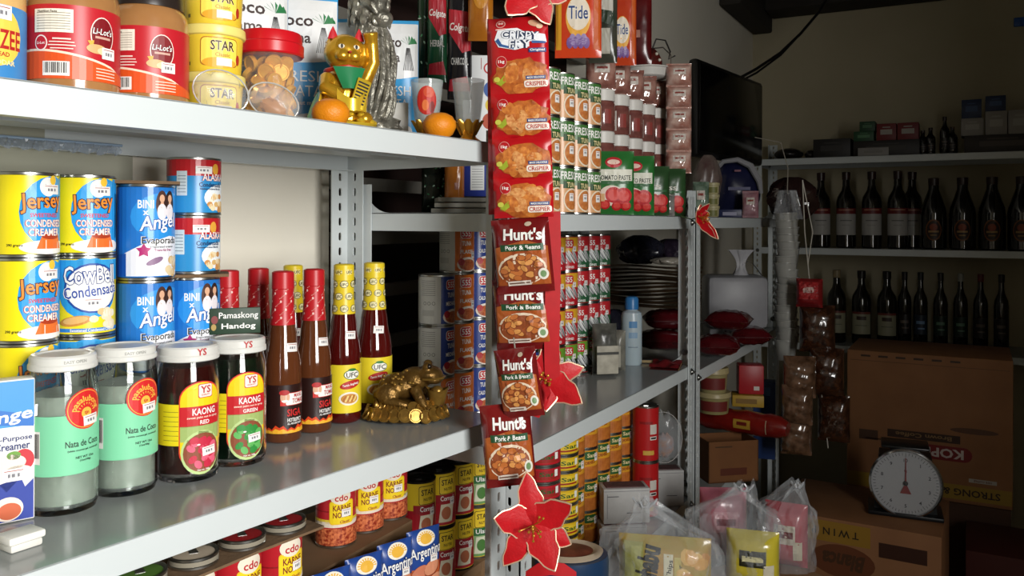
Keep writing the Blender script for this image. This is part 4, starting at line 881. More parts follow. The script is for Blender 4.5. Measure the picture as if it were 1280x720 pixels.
def paste(label, x, y, w, h, turn, seed, word, dark=False):
    t = thing('tomato_paste_pouch', label, 'pouch', (x, y, ZU), to_eye(x, y, turn), 'green tomato paste pouches')
    o, fm = pouch(t, 'pouch_foil', w, h, .026, M('2a6a30', .25) if not dark else M('2c4a2a', .25), seed, .0006, .05); P = Print()
    if not dark:
        P.rect(0, h * .62, w * .9, h * .18, M('d8d8c8'), 1); P.ell(0, h * .82, w * .20, h * .085, M('b8202a'), 2); P.ell(0, h * .825, w * .15, h * .04, M('e8c8b8'), 3)
    P.text(word, w * .02, h * .58, h * .075, M('1f2a1c' if not dark else 'e0dcd0'), 3, w=w * (.78 if not dark else .4)); P.rect(0, h * .50, w * .8, h * .04, M('1f5a2a'), 2)
    P.ell(-w * .05, h * .30, w * .30, h * .16, M('e0cfc0'), 2)
    for px, py, rr in ((.0, .31, .2), (.24, .30, .2), (-.2, .16, .12), (.08, .14, .12), (.3, .14, .12)): P.ell(w * px, h * py, w * rr, w * rr * .95, M('b81c22'), 4); P.ell(w * px, h * py, w * rr * .7, w * rr * .66, M('d0423a'), 5)
    P.rect(-w * .30, h * .27, w * .18, h * .12, M('d0a87a'), 6)
    pprint(P, fm, o, w, h); return t
paste('green tomato paste pouch in front, red tomatoes fully shown', 1.5797, 0.6339, .084, .128, 6, 1, 'TOMATO PASTE')
paste('green tomato paste pouch tucked right behind the first', 1.7142, 0.6380, .084, .128, 0, 2, 'TOMATO PASTE')
paste('darker green sauce pouch, left of the two before the corner post', 1.8186, 0.6349, .078, .112, 10, 3, 'TS', True)
paste('darker green sauce pouch nearest the corner post', 1.9190, 0.6284, .078, .112, 4, 4, 'TSS', True)
def sjar(label, x, y, z, col):
    t = thing('condiment_jar', label, 'jar', (x, y, z), to_eye(x, y, 8), 'white-lidded condiment jars stacked in rows'); r, h = .030, .088
    MB().lathe([(0, 0), (r * .92, 0), (r, .004), (r, h * .66), (r * .9, h * .72), (0, h * .72)], 22).build('jar_body', M(col, .15, noise=('8a5a50', 40, .3), coat=.5), t)
    MB().lathe([(r * .9, h * .72), (r * .98, h * .72), (r * .98, h - .002), (r * .92, h), (0, h)], 22).build('lid', M('d2cfc8', .4), t)
    l = sleeve(r + .0003, .008, h * .58, M('b9b0a8', .5), t, a0=-.75, a1=-.1, seg=6); P = Print(); P.rect(-.012, h * .34, .010, .03, M('4a4644'), 1); P.rect(.012, h * .34, .016, .030, M('8a3a34'), 1); P.build('label_print', cyl(r + .0003), l); return t
nmr = ('bottom', 'second', 'third', 'top')
JX = (1.655, 1.742, 1.829, 1.916, 1.992)
for c, X in enumerate(JX):
    for i in range(3): sjar('white-lidded condiment jar, %s row, %s from the left' % (nmr[i], ORD[c + 1]), X, .692, ZU + i * .0884, '5a2a2a')
def spack(label, x, y, z, w, h, col, col2, turn, seed, group, name='dried_fish_pack'):
    t = thing(name, label, 'pack', (x, y, z), to_eye(x, y, turn), group)
    o, fm = pouch(t, 'pack_film', w, h, w * .55, M(col, .12, noise=(col2, 35, .2), coat=.6), seed, .0012, .06); P = Print(); P.rect(0, h * .62, w * .5, h * .26, M('c8beb4'), 1); P.rect(0, h * .64, w * .36, h * .07, M('8a3a30'), 2); pprint(P, fm, o, w, h); return t
for c, X in enumerate(JX): spack('glossy pink-brown snack pack standing on the jars, %s from the left' % ORD[c + 1], X, .692, ZU + .2656, .064, .070, '7a4038', 'b08a7c', 8, c, 'glossy snack packs on the jar rows', 'snack_pack')
# dark lidded tub with candy, behind the green tuna cans
t = thing('candy_tub', 'dark tub of wrapped candy above the green tuna cans', 'tub', (1.590, .775, ZU), to_eye(1.59, .775, 10)); r, h = .044, .285
MB().lathe([(0, 0), (r * .94, 0), (r, .004), (r, h - .02), (r * 1.06, h - .018), (r * 1.06, h), (r, h), (0, h - .006)], 30).build('tub_body', M('3a2624', .15, coat=.6), t)
l = MB().lathe([(r + .0004, .19), (r + .0004, .245)], 20, a0=-.2, a1=1.1).build('paper_label', M('8a3a34', .4), t); P = Print(); P.text('CANDY', .020, .225, .010, M('e0d0c8'), 1); P.rect(.02, .205, .03, .008, M('d0c8c0'), 1); P.build('label_print', cyl(r + .0004), l)
# shallow white tray and red-brown wreath ball on the packs
t = thing('plastic_tray', 'shallow white plastic tray on top of the snack packs', 'tray', (1.965, .700, 1.8005), to_eye(1.965, .70)); MB().lathe([(0, 0), (.044, 0), (.050, .004), (.056, .024), (.054, .024), (.048, .006), (0, .004)], 28).build('tray_body', M('c9c8c2', .4), t); MB().lathe([(.056, .022), (.060, .023), (.060, .025), (.056, .025)], 28).build('tray_rim', M('d4d3cd', .4), t)
t = thing('christmas_ball', 'red and brown ornament ball with a curled dark wire in a white tray', 'ornament', (1.965, .700, 1.8060), to_eye(1.965, .70)); MB().ball((0, 0, .036), .036, .036, .035, 20, 14, fn=lambda d: 1 + .05 * math.sin(9 * d.x + 5 * d.z)).build('ball', M('6a1f1a', .3, noise=('2a1512', 22, .12)), t)
for k in range(9): a = k * .7; MB().ball((.030 * math.cos(a), -.024 - .006 * math.sin(a), .036 + .022 * math.sin(a)), .004).build('bead', M('c8c0b0', .3), t)
MB().tube([(.012, 0, .066), (.022, 0, .092), (.044, 0, .088), (.056, 0, .060), (.052, 0, .042), (.068, 0, .050)], .002, 8).build('wire', M('1a1614', .5), t)
# hanging pink sachet column and round brown cookies at the post
for k in range(5):
    x, y = 1.9639, 0.6193; spack('pink and silver hanging sachet, %s from the top' % ORD[k + 1], x, y, 1.775 - k * .052, .060, .056, '9a5a4a', 'c8b0a4', 6, 20 + k, 'hanging column of pink sachets', 'hanging_sachet')
x, y = 1.9639, 0.6193
t = thing('sachet_hanger', 'thin cord carrying the pink sachet column', 'hanger', (x, y + .02, 1.464)); MB().tube([(0, 0, 0), (0, 0, .39)], .0014, 6).build('cord', M('5a5248', .6), t); MB().tube([(0, 0, .39), (0, .02, .41), (0, .3, .41)], .0016, 6).build('bent_arm', steel, t)
spack('dark red crinkled sachet by the corner post, word label', 1.972, .643, ZU, .044, .095, '6a1a1c', '3a0e10', 0, 31, 'sachets by the corner post', 'red_sachet')
spack('small pale sachet standing before the corner post', 1.900, .634, ZU, .050, .050, '9a9690', '5a5a58', 0, 33, 'sachets by the corner post', 'pale_sachet')

# ---- hanging detergent sachets above the deck
W0 = thing('hanging_wire', 'thin steel wire strung above the second rack for hanging packs', 'wire', (0, 0, 0))
MB().tube([(.95, .800, 1.985), (1.3, .790, 1.975), (1.7, .780, 1.975), (2.1, .775, 1.985)], .0013, 6).build('wire', steel, W0)
for X in (.95, 2.1): MB().tube([(X, .8 if X < 1 else .775, 1.985), (X, .8 if X < 1 else .775, 2.62)], .0013, 6).build('drop_wire', steel, W0)
def hangpack(name, label, x, y, z0, w, h, col, col2, design, turn, seed, group, cat='sachet', T=.02, top=1.975):
    t = thing(name, label, cat, (x, y, z0), to_eye(x, y, turn), group)
    o, fm = pouch(t, 'sachet_film', w, h, T, M(col, .2, noise=(col2, 18, .2) if col2 else None), seed, .0007, .04); P = Print(); design(P, w, h); pprint(P, fm, o, w, h)
    if top and z0 + h < top + .002: MB().tube([(0, 0, h - .003), (0, 0, top - z0)], .0012, 6).build('hanging_loop', steel, t)
    return t
def d_tide(P, w, h):
    P.rect(-w * .42, h * .5, w * .12, h * .86, M('e0a02c'), 1); P.rect(w * .40, h * .5, w * .14, h * .86, M('c85a20'), 1)
    P.ell(0, h * .36, w * .27, h * .19, M('e8a83a'), 2); P.ell(0, h * .39, w * .25, h * .15, M('e8dcc8'), 3); outl(P, 'Tide', 0, h * .40, h * .12, '20407a', 'f0eadc', 4, w=w * .42)
    for k in range(7): P.ell(w * (-.18 + .06 * k), h * (.13 + .03 * (k % 2)), w * .07, h * .05, M(('7a5a9a', '9a86b4')[k % 2]), 3)
gt = 'hanging laundry sachets above the second rack'
hangpack('detergent_sachet', 'orange detergent sachet with swirl logo, leftmost of the hanging pair', 1.4634, 0.6589, 1.762, .088, .210, 'c0341c', 'd84a20', d_tide, 0, 3, gt)
def d_ariel(P, w, h):
    P.rect(0, h * .62, w * .7, h * .3, M('b8b4a8'), 1); P.text('ACE', 0, h * .70, h * .09, M('b8302a'), 2, w=w * .6); P.poly([(-w * .4, h * .46), (w * .4, h * .36), (w * .4, h * .52), (-w * .4, h * .56)], M('20301e'), 2); P.rect(0, h * .22, w * .5, h * .26, M('a8a496'), 1)
hangpack('detergent_sachet', 'grey and dark green laundry sachet between two orange ones', 1.5975, 0.6638, 1.775, .058, .198, '4a4a40', '2a2c24', d_ariel, 0, 4, gt)
hangpack('detergent_sachet', 'orange detergent sachet with swirl logo, right of the green one', 1.6916, 0.6586, 1.785, .060, .188, 'b0301c', 'c84a20', d_tide, 0, 5, gt)
def d_none(P, w, h): P.rect(w * .1, h * .4, w * .2, h * .1, M('a06a5a'), 1)
hangpack('detergent_sachet', 'plain dark red hanging pack at the right of the laundry sachets', 1.7969, 0.6745, 1.806, .085, .168, '5a1214', '3a0a0c', d_none, 0, 6, gt)
# ---- toothpaste and coffee sachets behind the glasses
gs = 'hanging sachets behind the glasses'
def d_col(red, txt, f=.74):
    def g(P, w, h):
        P.poly([(-w * .45, h * (f - .02)), (w * .1, h * (f - .15)), (w * .45, h * (f - .13)), (w * .45, h * (f + .10)), (-w * .45, h * (f + .12))], M(red), 1); P.text('Colgate', 0, h * f, h * .062, M(WHT), 2, w=w * .84, rot=-.12)
        P.text(txt, 0, h * (f - .20), h * .045, M('c8c8c4'), 2, w=w * .7); P.poly([(-w * .3, h * (f + .30)), (w * .2, h * (f + .32)), (w * .05, h * (f + .22))], M('d8d8d4'), 1); P.poly([(-w * .45, h * .05), (w * .45, h * .05), (w * .3, h * .14), (-w * .4, h * .12)], M(red), 1)
    return g
def d_spark(P, w, h):
    random.seed(9)
    for k in range(26): P.ell(random.uniform(-.4, .4) * w, random.uniform(.1, .95) * h, w * .05, h * .012, M(random.choice(('8fb09a', '3f8a5a', 'c8d8cc'))), 1, n=6, rot=random.uniform(0, 3))
hangpack('toothpaste_sachet', 'dark green sparkling sachet, leftmost behind the red-motif glass', 1.2160, 0.8399, 1.70, .028, .25, '16301e', '0c1a10', d_spark, 0, 1, gs)
hangpack('toothpaste_sachet', 'green toothpaste sachet with a red brand band', 1.2094, 0.8103, 1.69, .034, .25, '1f5a38', '16402a', d_col('b01c2c', 'HERBAL', .46), 0, 2, gs)
hangpack('toothpaste_sachet', 'black charcoal toothpaste sachet with a red brand band', 1.2280, 0.7764, 1.66, .042, .28, '17161a', None, d_col('b01c2c', 'CHARCOAL', .43), 0, 3, gs)
def d_cof(P, w, h): P.rect(0, h * .66, w * .8, h * .06, M('8a4a12'), 1); P.ell(0, h * .4, w * .3, h * .12, M('b87a1c'), 1)
hangpack('coffee_sachet', 'amber orange hanging sachet right of the black one', 1.2195, 0.7295, 1.755, .042, .185, 'b0701c', '8a4a12', d_cof, 0, 4, gs)
x, y = 1.2565, 0.7452
t = thing('medicine_box', 'white box with a red swirl behind the plain glass', 'box', (x, y, 1.5740), to_eye(x, y, 0)); MB().rbox(-.036, .032, -.002, .040, .0, .165, .002).build('carton_body', M('d9dcdc', .4), t); P = Print(); P.ell(.010, .142, .010, .010, M('b8282c'), 1); P.ell(.010, .142, .0075, .0075, M('d9dcdc'), 2); P.rect(-.004, .150, .001, .02, M('a03030'), 1)
P.ell(.012, .105, .012, .014, M('3a5a9a'), 1); P.ell(.014, .078, .011, .012, M('e0c040'), 1); P.ell(.010, .050, .012, .014, M('b04a30'), 1); P.build('carton_print', flat(-.002), t.children[0])
# ---- items seen under the near rack's top shelf, on the second rack's upper deck
x, y = 1.2545, 0.7488
t = thing('nutrition_box', 'dark blue box with a white nutrition table, seen below the top shelf', 'box', (x, y, 1.4935), to_eye(x, y, -6)); MB().rbox(-.030, .022, -.002, .030, 0, .080, .001).build('carton_body', M('1f2f7a', .35), t); P = Print(); P.rect(-.006, .034, .024, .046, M('cfd2d0'), 1)
for k in range(9): P.rect(-.006, .016 + k * .0045, .019, .0008, M('6a6e70'), 2)
P.rect(-.006, .0545, .018, .0016, M('2a2a2a'), 2); P.build('carton_print', flat(-.002), t.children[0])
x, y = 1.2202, 0.7490
for k in range(3):
    o = MB().prism([(-.050, -.040), (.045, -.044), (.048, .035), (-.046, .04)], 0, .007, axis='z').build('paper_bundle', M(('a8a69c', 'bab8ae', '9a988e')[k], .7), None, smooth=False); o.location = (x, y + .012, ZU + .0002 + k * .0092); o.rotation_euler = (0, 0, to_eye(x, y, -8 + 9 * k)); tag(o, 'stack of wrinkled paper bags under the blue box, %s layer' % ('bottom', 'middle', 'top')[k], 'paper', 'paper bags under the blue box')
hangpack('seed_pack', 'dark green leafy pack standing on the deck under the top shelf', 1.2408, 0.8364, ZU, .046, .115, '1a2a1c', '0c140e', d_spark, 0, 12, 'packs under the top shelf', 'pack', .03, None)
hangpack('sauce_pack', 'amber brown plastic pack next to the dark green one', 1.2240, 0.7837, ZU, .034, .115, '8a4a18', 'b06a24', d_none, 0, 13, 'packs under the top shelf', 'pack', .024, None)

# ================================================================ SECOND RACK, LOWER DECK
ZL = .7752
def stackflat(X, Y, n, h, r, col, lab, side, txt, name, group, turn=14):
    p = None
    for i in range(n):
        nm = '%s, %s from the bottom' % (lab, ORD[i + 1])
        if p is None: p = flatcan(nm, X, Y, ZL, col, 'b8b8b0', r, h, group, side, turn, txt, name)
        else: dup(p, (X, Y, ZL + i * (h + .0002)), to_eye(X, Y, turn + random.uniform(-6, 6)), nm)
stackflat(1.418, .712, 8, .0315, .037, 'b8202a', 'flat red tuna tin', 'a01c24', 'San', 'flat_red_tin', 'flat red tuna tins')
stackflat(1.500, .712, 8, .0315, .037, 'd8b020', 'flat yellow tuna tin', 'e0c02c', 'San', 'flat_yellow_tin', 'flat yellow tuna tins', 24)
def d_corn(P, r, h):
    P.rect(0, h * .24, .22, h * .40, M('c87a34', .4, noise=('a85a20', 120, .25)), 0); P.rrect(.010, h * .78, .028, h * .26, .003, M('2a5a28'), 2); P.text('San', .010, h * .79, .0085, M('e8d8a0'), 3, w=.018); P.text('CORNED', .006, h * .56, .007, M('8a2a1a'), 2, w=.030, rot=.12); P.price(.024, h * .72, .010, .016)
CORN = make_can('orange_corned_tuna_can', 'x', 'can', .0335, .0660, 'd89a2a', d_corn, 'orange corned tuna cans')
for c, X in enumerate((1.575, 1.645, 1.715, 1.785, 1.855, 1.925)):
    for i in range(4): put(CORN, X, .728, ZL + i * .0662, 16, 'orange corned tuna can, %s row, %s column' % (nmr[i], ORD[c + 1]))
for i in range(2):
    t = thing('tall_red_can', 'tall red canister, %s of the pair' % ('lower', 'upper')[i], 'can', (1.850, .6595, ZL + i * .1272), to_eye(1.85, .66, 10), 'tall red canisters'); can_body(.0300, .127, t); l = sleeve(.0297, .004, .123, M('b01c1e', .35), t); P = Print(); P.rect(.014, .075, .018, .022, M('c8c2b8'), 1); P.rect(.014, .055, .018, .008, M('d8d4cc'), 1); P.rect(.014, .055, .014, .004, M('2a2a2a'), 2); P.rect(-.004, .090, .030, .006, M('8a1416'), 1); P.rect(.002, .022, .026, .010, M('c8a040'), 1); P.build('label_print', cyl(.0297), l)
def carton(label, x, y, z, w, d, h, rz, name='battery_carton', col='b4b4b2'):
    t = thing(name, label, 'box', (x, y, z), rz, 'grey printed cartons'); MB().rbox(-w / 2, w / 2, -d / 2, d / 2, 0, h, .0015).build('carton_body', M(col, .6, noise=('a6a6a4', 40, .3)), t)
    P = Print(); P.rect(-w * .3, h * .78, w * .25, .0016, M('4a4a4e'), 1); P.rect(w * .15, h * .3, w * .3, .0016, M('4a4a4e'), 1); P.rect(-w * .42, h * .5, .001, h * .7, M('6a6a6e'), 1); P.rect(0, h * .93, w * .96, .001, M('7a7a7e'), 1); P.build('carton_print', flat(-d / 2), t.children[0])
    P = Print(); P.rect(0, h * .5, d * .8, h * .7, M('d0d0ce'), 0); P.rect(-d * .1, h * .30, d * .5, h * .22, M('2f2f5a'), 1); P.rect(d * .15, h * .65, d * .3, h * .2, M('3a3a4a'), 1)
    P.build('end_print', lambda a, b, e: (w / 2 + e, a, b), t.children[0]); MB().box(-w * .42, w * .42, -d * .35, d * .35, h, h + .002).build('torn_top', M('3a2a2a', .8, noise=('6a4a4a', 60, .3)), t); return t
rz_ = to_eye(1.66, .64, 14)
carton('grey printed carton at the bottom of the pile by the corn chips', 1.653, .641, ZL, .095, .050, .047, rz_); carton('grey printed carton with torn dark top, upper of the pile', 1.664, .641, ZL + .0495, .098, .052, .072, rz_); carton('grey printed carton standing right of the pile, next to the post', 1.945, .648, ZL, .085, .050, .085, rz_)
clearpack('crumpled clear bluish bag beside the tall red canisters', 1.945, .648, ZL + .0985, .085, .120, 21, 0, 0, '7a8ea0')
# blue cookie tub
x, y = 1.3445, 0.6054
t = thing('cookie_tub', 'dark blue tub with a cream ring and brown centre on its lid', 'tub', (x, y + .012, ZL), to_eye(x, y, 10)); t.scale = (1, 1, 1.85)
MB().lathe([(0, 0), (.060, 0), (.066, .006), (.068, .044), (.066, .050), (0, .050)], 36, sy=.82).build('tub_body', M('1f3a5c', .35), t); MB().lathe([(0, .0505), (.056, .0505), (.058, .053), (.050, .055), (.044, .053), (0, .052)], 36, sy=.82).build('lid_ring', M('b9a890', .4), t); MB().lathe([(0, .055), (.030, .0545), (.043, .0525)], 30, sy=.82).build('lid_picture', M('4a1f18', .5, noise=('8a4a34', 50, .25)), t)
P = Print(); P.rect(.030, .024, .030, .016, M('b0b4b8'), 1); P.rect(.030, .024, .024, .008, M('3a4a6a'), 2); P.build('tub_print', lambda a, b, e: ((.0672 + e) * math.sin(a / .067), -(.0672 + e) * .82 * math.cos(a / .067), b), t.children[0])

# ================================================================ STRIPS, RIBBON AND FLOWERS HUNG ON THE FRONT POSTS
# ---- seasoning strip of four sachets
x, y = 1.0210, 0.5403
chick = M('c8702a', .45, noise=('8a3e14', 110, .22)); chick2 = M('d98a3c', .45, noise=('a85420', 160, .22)); red_s = M('b8141c', .28, noise=('a81018', 12, .3))
def strip(label, loc, rz, lean, front=True):
    t = thing('seasoning_strip', label, 'sachet strip', loc, rz, 'hanging strips of red seasoning sachets'); t.rotation_euler.y = lean; t.scale = (.90, 1, .89)
    w = .092; z = 0
    for i, h in enumerate((.062, .064, .066, .118)):
        o, fm = pouch(t, 'sachet', w, h, .014, red_s, 40 + i, .0005, .05, 14, 14); o.location = (0, 0, z); o['label'] = 'red seasoning sachet, %s from the bottom of the strip' % ORD[i + 1] if i < 3 else 'top sachet with the blue and white brand panel'
        if front:
            P = Print(); hh = min(h, .066); zc = hh * .40; random.seed(60 + i); q = []
            for k in range(26): a = 2 * PI * k / 26; rr = 1 + random.uniform(-.12, .12); q.append((.003 + .0415 * rr * math.cos(a), zc + hh * .42 * rr * math.sin(a)))
            P.poly(q, chick, 1)
            for k in range(14): a = random.uniform(0, 6.28); d = random.random() ** .5; P.ell(.003 + .031 * d * math.cos(a), zc + .020 * d * math.sin(a), .012, .0075, chick2 if k % 2 else M('e0a868', .45, noise=('b86a30', 200, .2)), 2 + k % 3, n=11, rot=random.uniform(0, 3))
            P.poly([(-.030, zc - .006), (-.022, zc + .002), (-.020, zc - .008), (-.028, zc - .014), (-.036, zc - .010)], M('9aa82c'), 4); P.ell(-.034, zc - .004, .005, .004, M('c8c850'), 5)
            P.rrect(.026, hh * .20, .036, .010, .003, M('e8e0d4'), 6); P.text('CRISPIER', .026, hh * .20, .0066, M('b02a1a'), 7, w=.032); P.rect(.026, hh * .34, .030, .0055, M('23407a'), 6); P.text('MADE DELICIOUS', .026, hh * .34, .003, M(WHT), 7, w=.026)
            P.ell(-.026, hh * .74, .0085, .0090, M('d8a8a0'), 2); P.ell(-.026, hh * .74, .0078, .0083, M('b0141c'), 3); P.text('1kg', -.026, hh * .74, .0062, M(WHT), 4, w=.010)
            if i == 3:
                P.poly([(-.036, .084), (-.030, .100), (.000, .100), (.010, .094), (.042, .088), (.044, .076), (.018, .078), (.018, .070), (-.004, .066), (-.030, .072)], M('e4e8ec'), 2); P.poly([(-.035, .082), (-.028, .073), (-.006, .067), (-.006, .070), (-.024, .076), (-.030, .086)], M('2f5a94'), 3); P.poly([(.022, .079), (.043, .077), (.042, .074), (.022, .075)], M('2f5a94'), 3)
                outl(P, 'CRISPY', .004, .0885, .0125, 'e8ecf2', '22304e', 4, w=.058, rot=-.10, ob=.10); outl(P, 'FRY', .004, .0745, .0120, 'e8ecf2', '22304e', 4, w=.034, rot=-.06, ob=.10)
                P.rect(.030, .064, .026, .0065, M('23407a'), 7, ); P.text('Original', .030, .064, .0048, M(WHT), 8, w=.022)
                P.ell(-.026, .108, .0075, .006, M('d8a098'), 2); P.ell(-.026, .108, .006, .0046, M('b0141c'), 3); P.ell(-.028, .109, .002, .0018, M('e8c0b8'), 4); P.ell(-.024, .109, .002, .0018, M('e8c0b8'), 4); P.rect(-.026, .0995, .016, .0022, M('e0b0a8'), 3)
                P.ell(.026, .106, .010, .005, M('d0a080'), 2, rot=-.3); P.ell(.034, .101, .005, .004, M('e0c0a0'), 3)
            me = P.mesh('sachet_print', fm, gx=w / 14, gy=h / 14, eps=.0007, lay=.00012); link('sachet_print', me, o)
        z += h
    MB().tube([(-.01, 0, z - .004), (-.004, 0, z + .03), (0, 0, (1.99 - loc[2]) / .89)], .0011, 6).build('hanging_string', M('8a8478', .6), t); return t
strip('front strip of red crispy chicken seasoning sachets hung by the post', (x, y, 1.4555), to_eye(x, y, -10), -.035)
strip('second red seasoning strip showing only its left edge behind', (x + .021, y + .021, 1.4600), to_eye(x, y, -2), -.01, False)
# ---- pork and beans pouches in a chain
bean = M('b86a34', .35); bean2 = M('d0904e', .35)
def hunts(label, u_loc, w, h, lean, turn, seed):
    x, y, z = u_loc
    t = thing('bean_pouch', label, 'pouch', (x, y, z), to_eye(x, y, turn), 'chain of hanging pork and bean pouches'); t.rotation_euler.y = lean
    o, fm = pouch(t, 'pouch_foil', w, h, .022, M('5c1014', .16, noise=('7a1a18', 14, .3), coat=.4), seed, .0009, .05); P = Print()
    P.poly([(-w * .46, h * .12), (w * .46, h * .10), (w * .46, h * .60), (w * .1, h * .70), (-w * .46, h * .62)], M('b8642a', .3, noise=('8a3a1a', 25, .3)), 0)
    P.text("Hunt's", w * .06, h * .78, h * .16, M(WHT), 3, w=w * .66, rot=-.06, bold=.03); P.ell(w * .16, h * .91, w * .06, h * .03, M('c8b8a0'), 2)
    P.poly([(-w * .34, h * .57), (w * .40, h * .55), (w * .40, h * .64), (-w * .34, h * .66)], M('1f4a2a'), 3); P.text('Pork & Beans', w * .05, h * .605, h * .058, M(WHT), 4, w=w * .60, rot=-.03)
    P.ell(0, h * .32, w * .42, h * .21, M('e0cdb4', .2), 1); P.ell(0, h * .31, w * .39, h * .185, M('8a4420'), 2); random.seed(seed)
    for k in range(26):
        a = random.uniform(0, 6.28); d = random.random() ** .5; P.ell(w * .33 * d * math.cos(a), h * (.34 + .145 * d * math.sin(a)), w * .085, h * .040, M('7a3a1a'), 3 + (k % 4) * 2, n=10, rot=random.uniform(-.9, .9)); q = P.items[-1][0]
        cxm = sum(p[0] for p in q) / len(q); cym = sum(p[1] for p in q) / len(q); P.poly([(cxm + (p[0] - cxm) * .86, cym + (p[1] - cym) * .8 + h * .003) for p in q], bean if k % 2 else bean2, 4 + (k % 4) * 2)
    P.rect(-w * .06, h * .14, w * .40, h * .06, M('d8ccc0'), 12); P.rect(-w * .06, h * .14, w * .36, h * .018, M('6a4a3a'), 13); P.ell(w * .36, h * .24, w * .085, h * .075, M('d8d4c8'), 12); P.ell(w * .36, h * .24, w * .05, h * .045, M('6a8a5a'), 13)
    pprint(P, fm, o, w, h); MB().tube([(0, .004, h * .95), (0, .006, h + .014)], .0011, 6).build('hanging_string', M('8a8478', .6), t); return t
hunts('top pork and bean pouch right under the red seasoning strip', (1.0270, 0.5397, 1.3517), .082, .104, -.10, -14, 1)
hunts('second pork and bean pouch, brand hidden by the pouch above', (1.0397, 0.5477, 1.2710), .080, .100, -.08, -10, 2)
hunts('third pork and bean pouch, turned narrow beside the poinsettia', (0.9950, 0.5253, 1.1886), .058, .092, -.16, -16, 3)
hunts('lowest pork and bean pouch, in front of the shelf corner', (1.0004, 0.5466, 1.0917), .068, .112, -.10, 4, 4)
hunts('dark rear pork and bean pouch peeking out at the left', (1.0547, 0.5724, 1.3552), .070, .060, .12, 30, 5)
# ---- red ribbon
rib = M('c0141e', .5, noise=('a81018', 40, .3)); rib_d = M('7a0e14', .55)
t = thing('red_ribbon', 'wide red ribbon running down beside the pork and bean pouches', 'ribbon', (1.0490, 0.5099, 1.4602), to_eye(1.06, .53))
pts = [(0, 0, .004), (.001, .0, -.06), (0, -.004, -.12), (-.001, 0, -.18), (.0, .006, -.235)]
def band(mb, pts, w, tx=(1, 0, 0), th=.0006):
    for s in (-1, 1):
        vs = []
        for p in pts: vs += [(p[0] - w / 2 * tx[0], p[1] - w / 2 * tx[1] + s * th, p[2] - w / 2 * tx[2]), (p[0] + w / 2 * tx[0], p[1] + w / 2 * tx[1] + s * th, p[2] + w / 2 * tx[2])]
        mb.add(vs, [(2 * i, 2 * i + 1, 2 * i + 3, 2 * i + 2) for i in range(len(pts) - 1)])
    return mb
band(MB(), pts, .021).build('ribbon_band', rib, t)
lp = [(-.012, -.008, -.225), (-.004, -.012, -.252), (-.016, -.016, -.272), (-.034, -.012, -.268), (-.046, -.004, -.262)]
band(MB(), lp, .014, (.3, 0, .95)).build('ribbon_loop', rib, t)
t = thing('red_ribbon', 'dark red velvet ribbon tail hanging left of the lowest bean pouch', 'ribbon', (1.0339, 0.5895, 1.1428), to_eye(1.0, .56)); band(MB(), [(.004, 0, 0), (.001, -.004, -.02), (-.002, -.002, -.04), (-.004, 0, -.058)], .017).build('ribbon_band', rib_d, t); MB().tube([(.004, .002, -.002), (.010, .006, .03)], .002, 6).build('knot_string', rib_d, t)
t = thing('red_ribbon', 'short red ribbon bow in the shade below the lowest poinsettia', 'ribbon', (1.0440, 0.5087, 0.9696), to_eye(1.0, .52)); band(MB(), [(-.035, 0, -.012), (-.018, -.006, .002), (0, -.008, .005), (.018, -.006, .002), (.035, 0, -.012)], .018, (0, 0, 1)).build('ribbon_band', rib, t); MB().tube([(0, 0, 0), (-.01, .01, .03)], .0016, 6).build('knot_string', rib_d, t)
# ---- poinsettias
petal_r = M('c8101c', .5, noise=('b00c16', 60, .3), bump=.15, bscale=300); glit = M('e8c8a8', .35, metal=.5)
def petal(mb, mb2, a, L, Wd, tilt, curl, base=(0, 0, 0)):
    ca, sa = math.cos(a), math.sin(a)
    def pt(u, v):
        s = .12 + .88 * u; hw = Wd * 2.35 * s ** .62 * max(.0, 1 - s) ** .85 * 1.1 * (1 + .10 * math.sin(16 * u + 3 * v)); q = (v - .5) * 2 * hw; r = L * u
        d = tilt * r + curl * r * r / L - .25 * abs(q) * .5
        return (base[0] + r * ca - q * sa, base[1] - d - .002, base[2] + r * sa + q * ca)
    mb.surf(pt, 12, 6); e = [pt(k / 12, 0) for k in range(13)] + [pt(k / 12, 1) for k in range(12, -1, -1)]
    mb2.tube(e, .0011, 5)
def flower(label, loc, angs, L, Wd, turn, tilt=.25, tx=0):
    t = thing('poinsettia', label, 'flower', loc, to_eye(loc[0], loc[1], turn), 'red fabric poinsettias'); random.seed(int(loc[2] * 1000)); t.rotation_euler.x = tx
    for k, (a, s) in enumerate(angs):
        a_ = math.radians(a); A, B = MB(), MB(); petal(A, B, a_, L * s, Wd * (.9 + .2 * (k % 2)), tilt, -.3 + .4 * (k % 2)); o = A.build('petal', petal_r, t, ang=80); B.build('glitter_edge', glit, o)
    sm_ = MB().tube([(0, 0, 0), (.002, -.014, .003), (.003, -.020, .008)], [.0006, .0006, .0006], 5); sm_.ball((.003, -.021, .0085), .0018, seg=7, rings=5); me = sm_.mesh('stamen', M('b8862c', .35, metal=.5))
    for k in range(12): o = link('stamen', me, t, (0, -.004, 0)); o.rotation_euler = (random.uniform(-.5, .5), k * PI / 6, random.uniform(-.4, .4))
    MB().tube([(0, 0, 0), (.004, .02, -.004), (.004, .05, .004)], .0014, 6).build('wire_stem', M('3a5a2a', .6), t); return t
flower('red poinsettia beside the third bean pouch, petals toward the deck', (1.0521, 0.5251, 1.2319), ((15, 1.), (-30, 1.05), (75, 1.05), (-85, .75), (130, .8), (-140, .6)), .058, .0185, 0)
flower('large red poinsettia on the front post, low', (0.9789, 0.5026, 1.0541), ((98, 1.1), (35, .95), (-28, .9), (-62, .95), (-125, 1.1), (165, .85)), .062, .0195, 0)
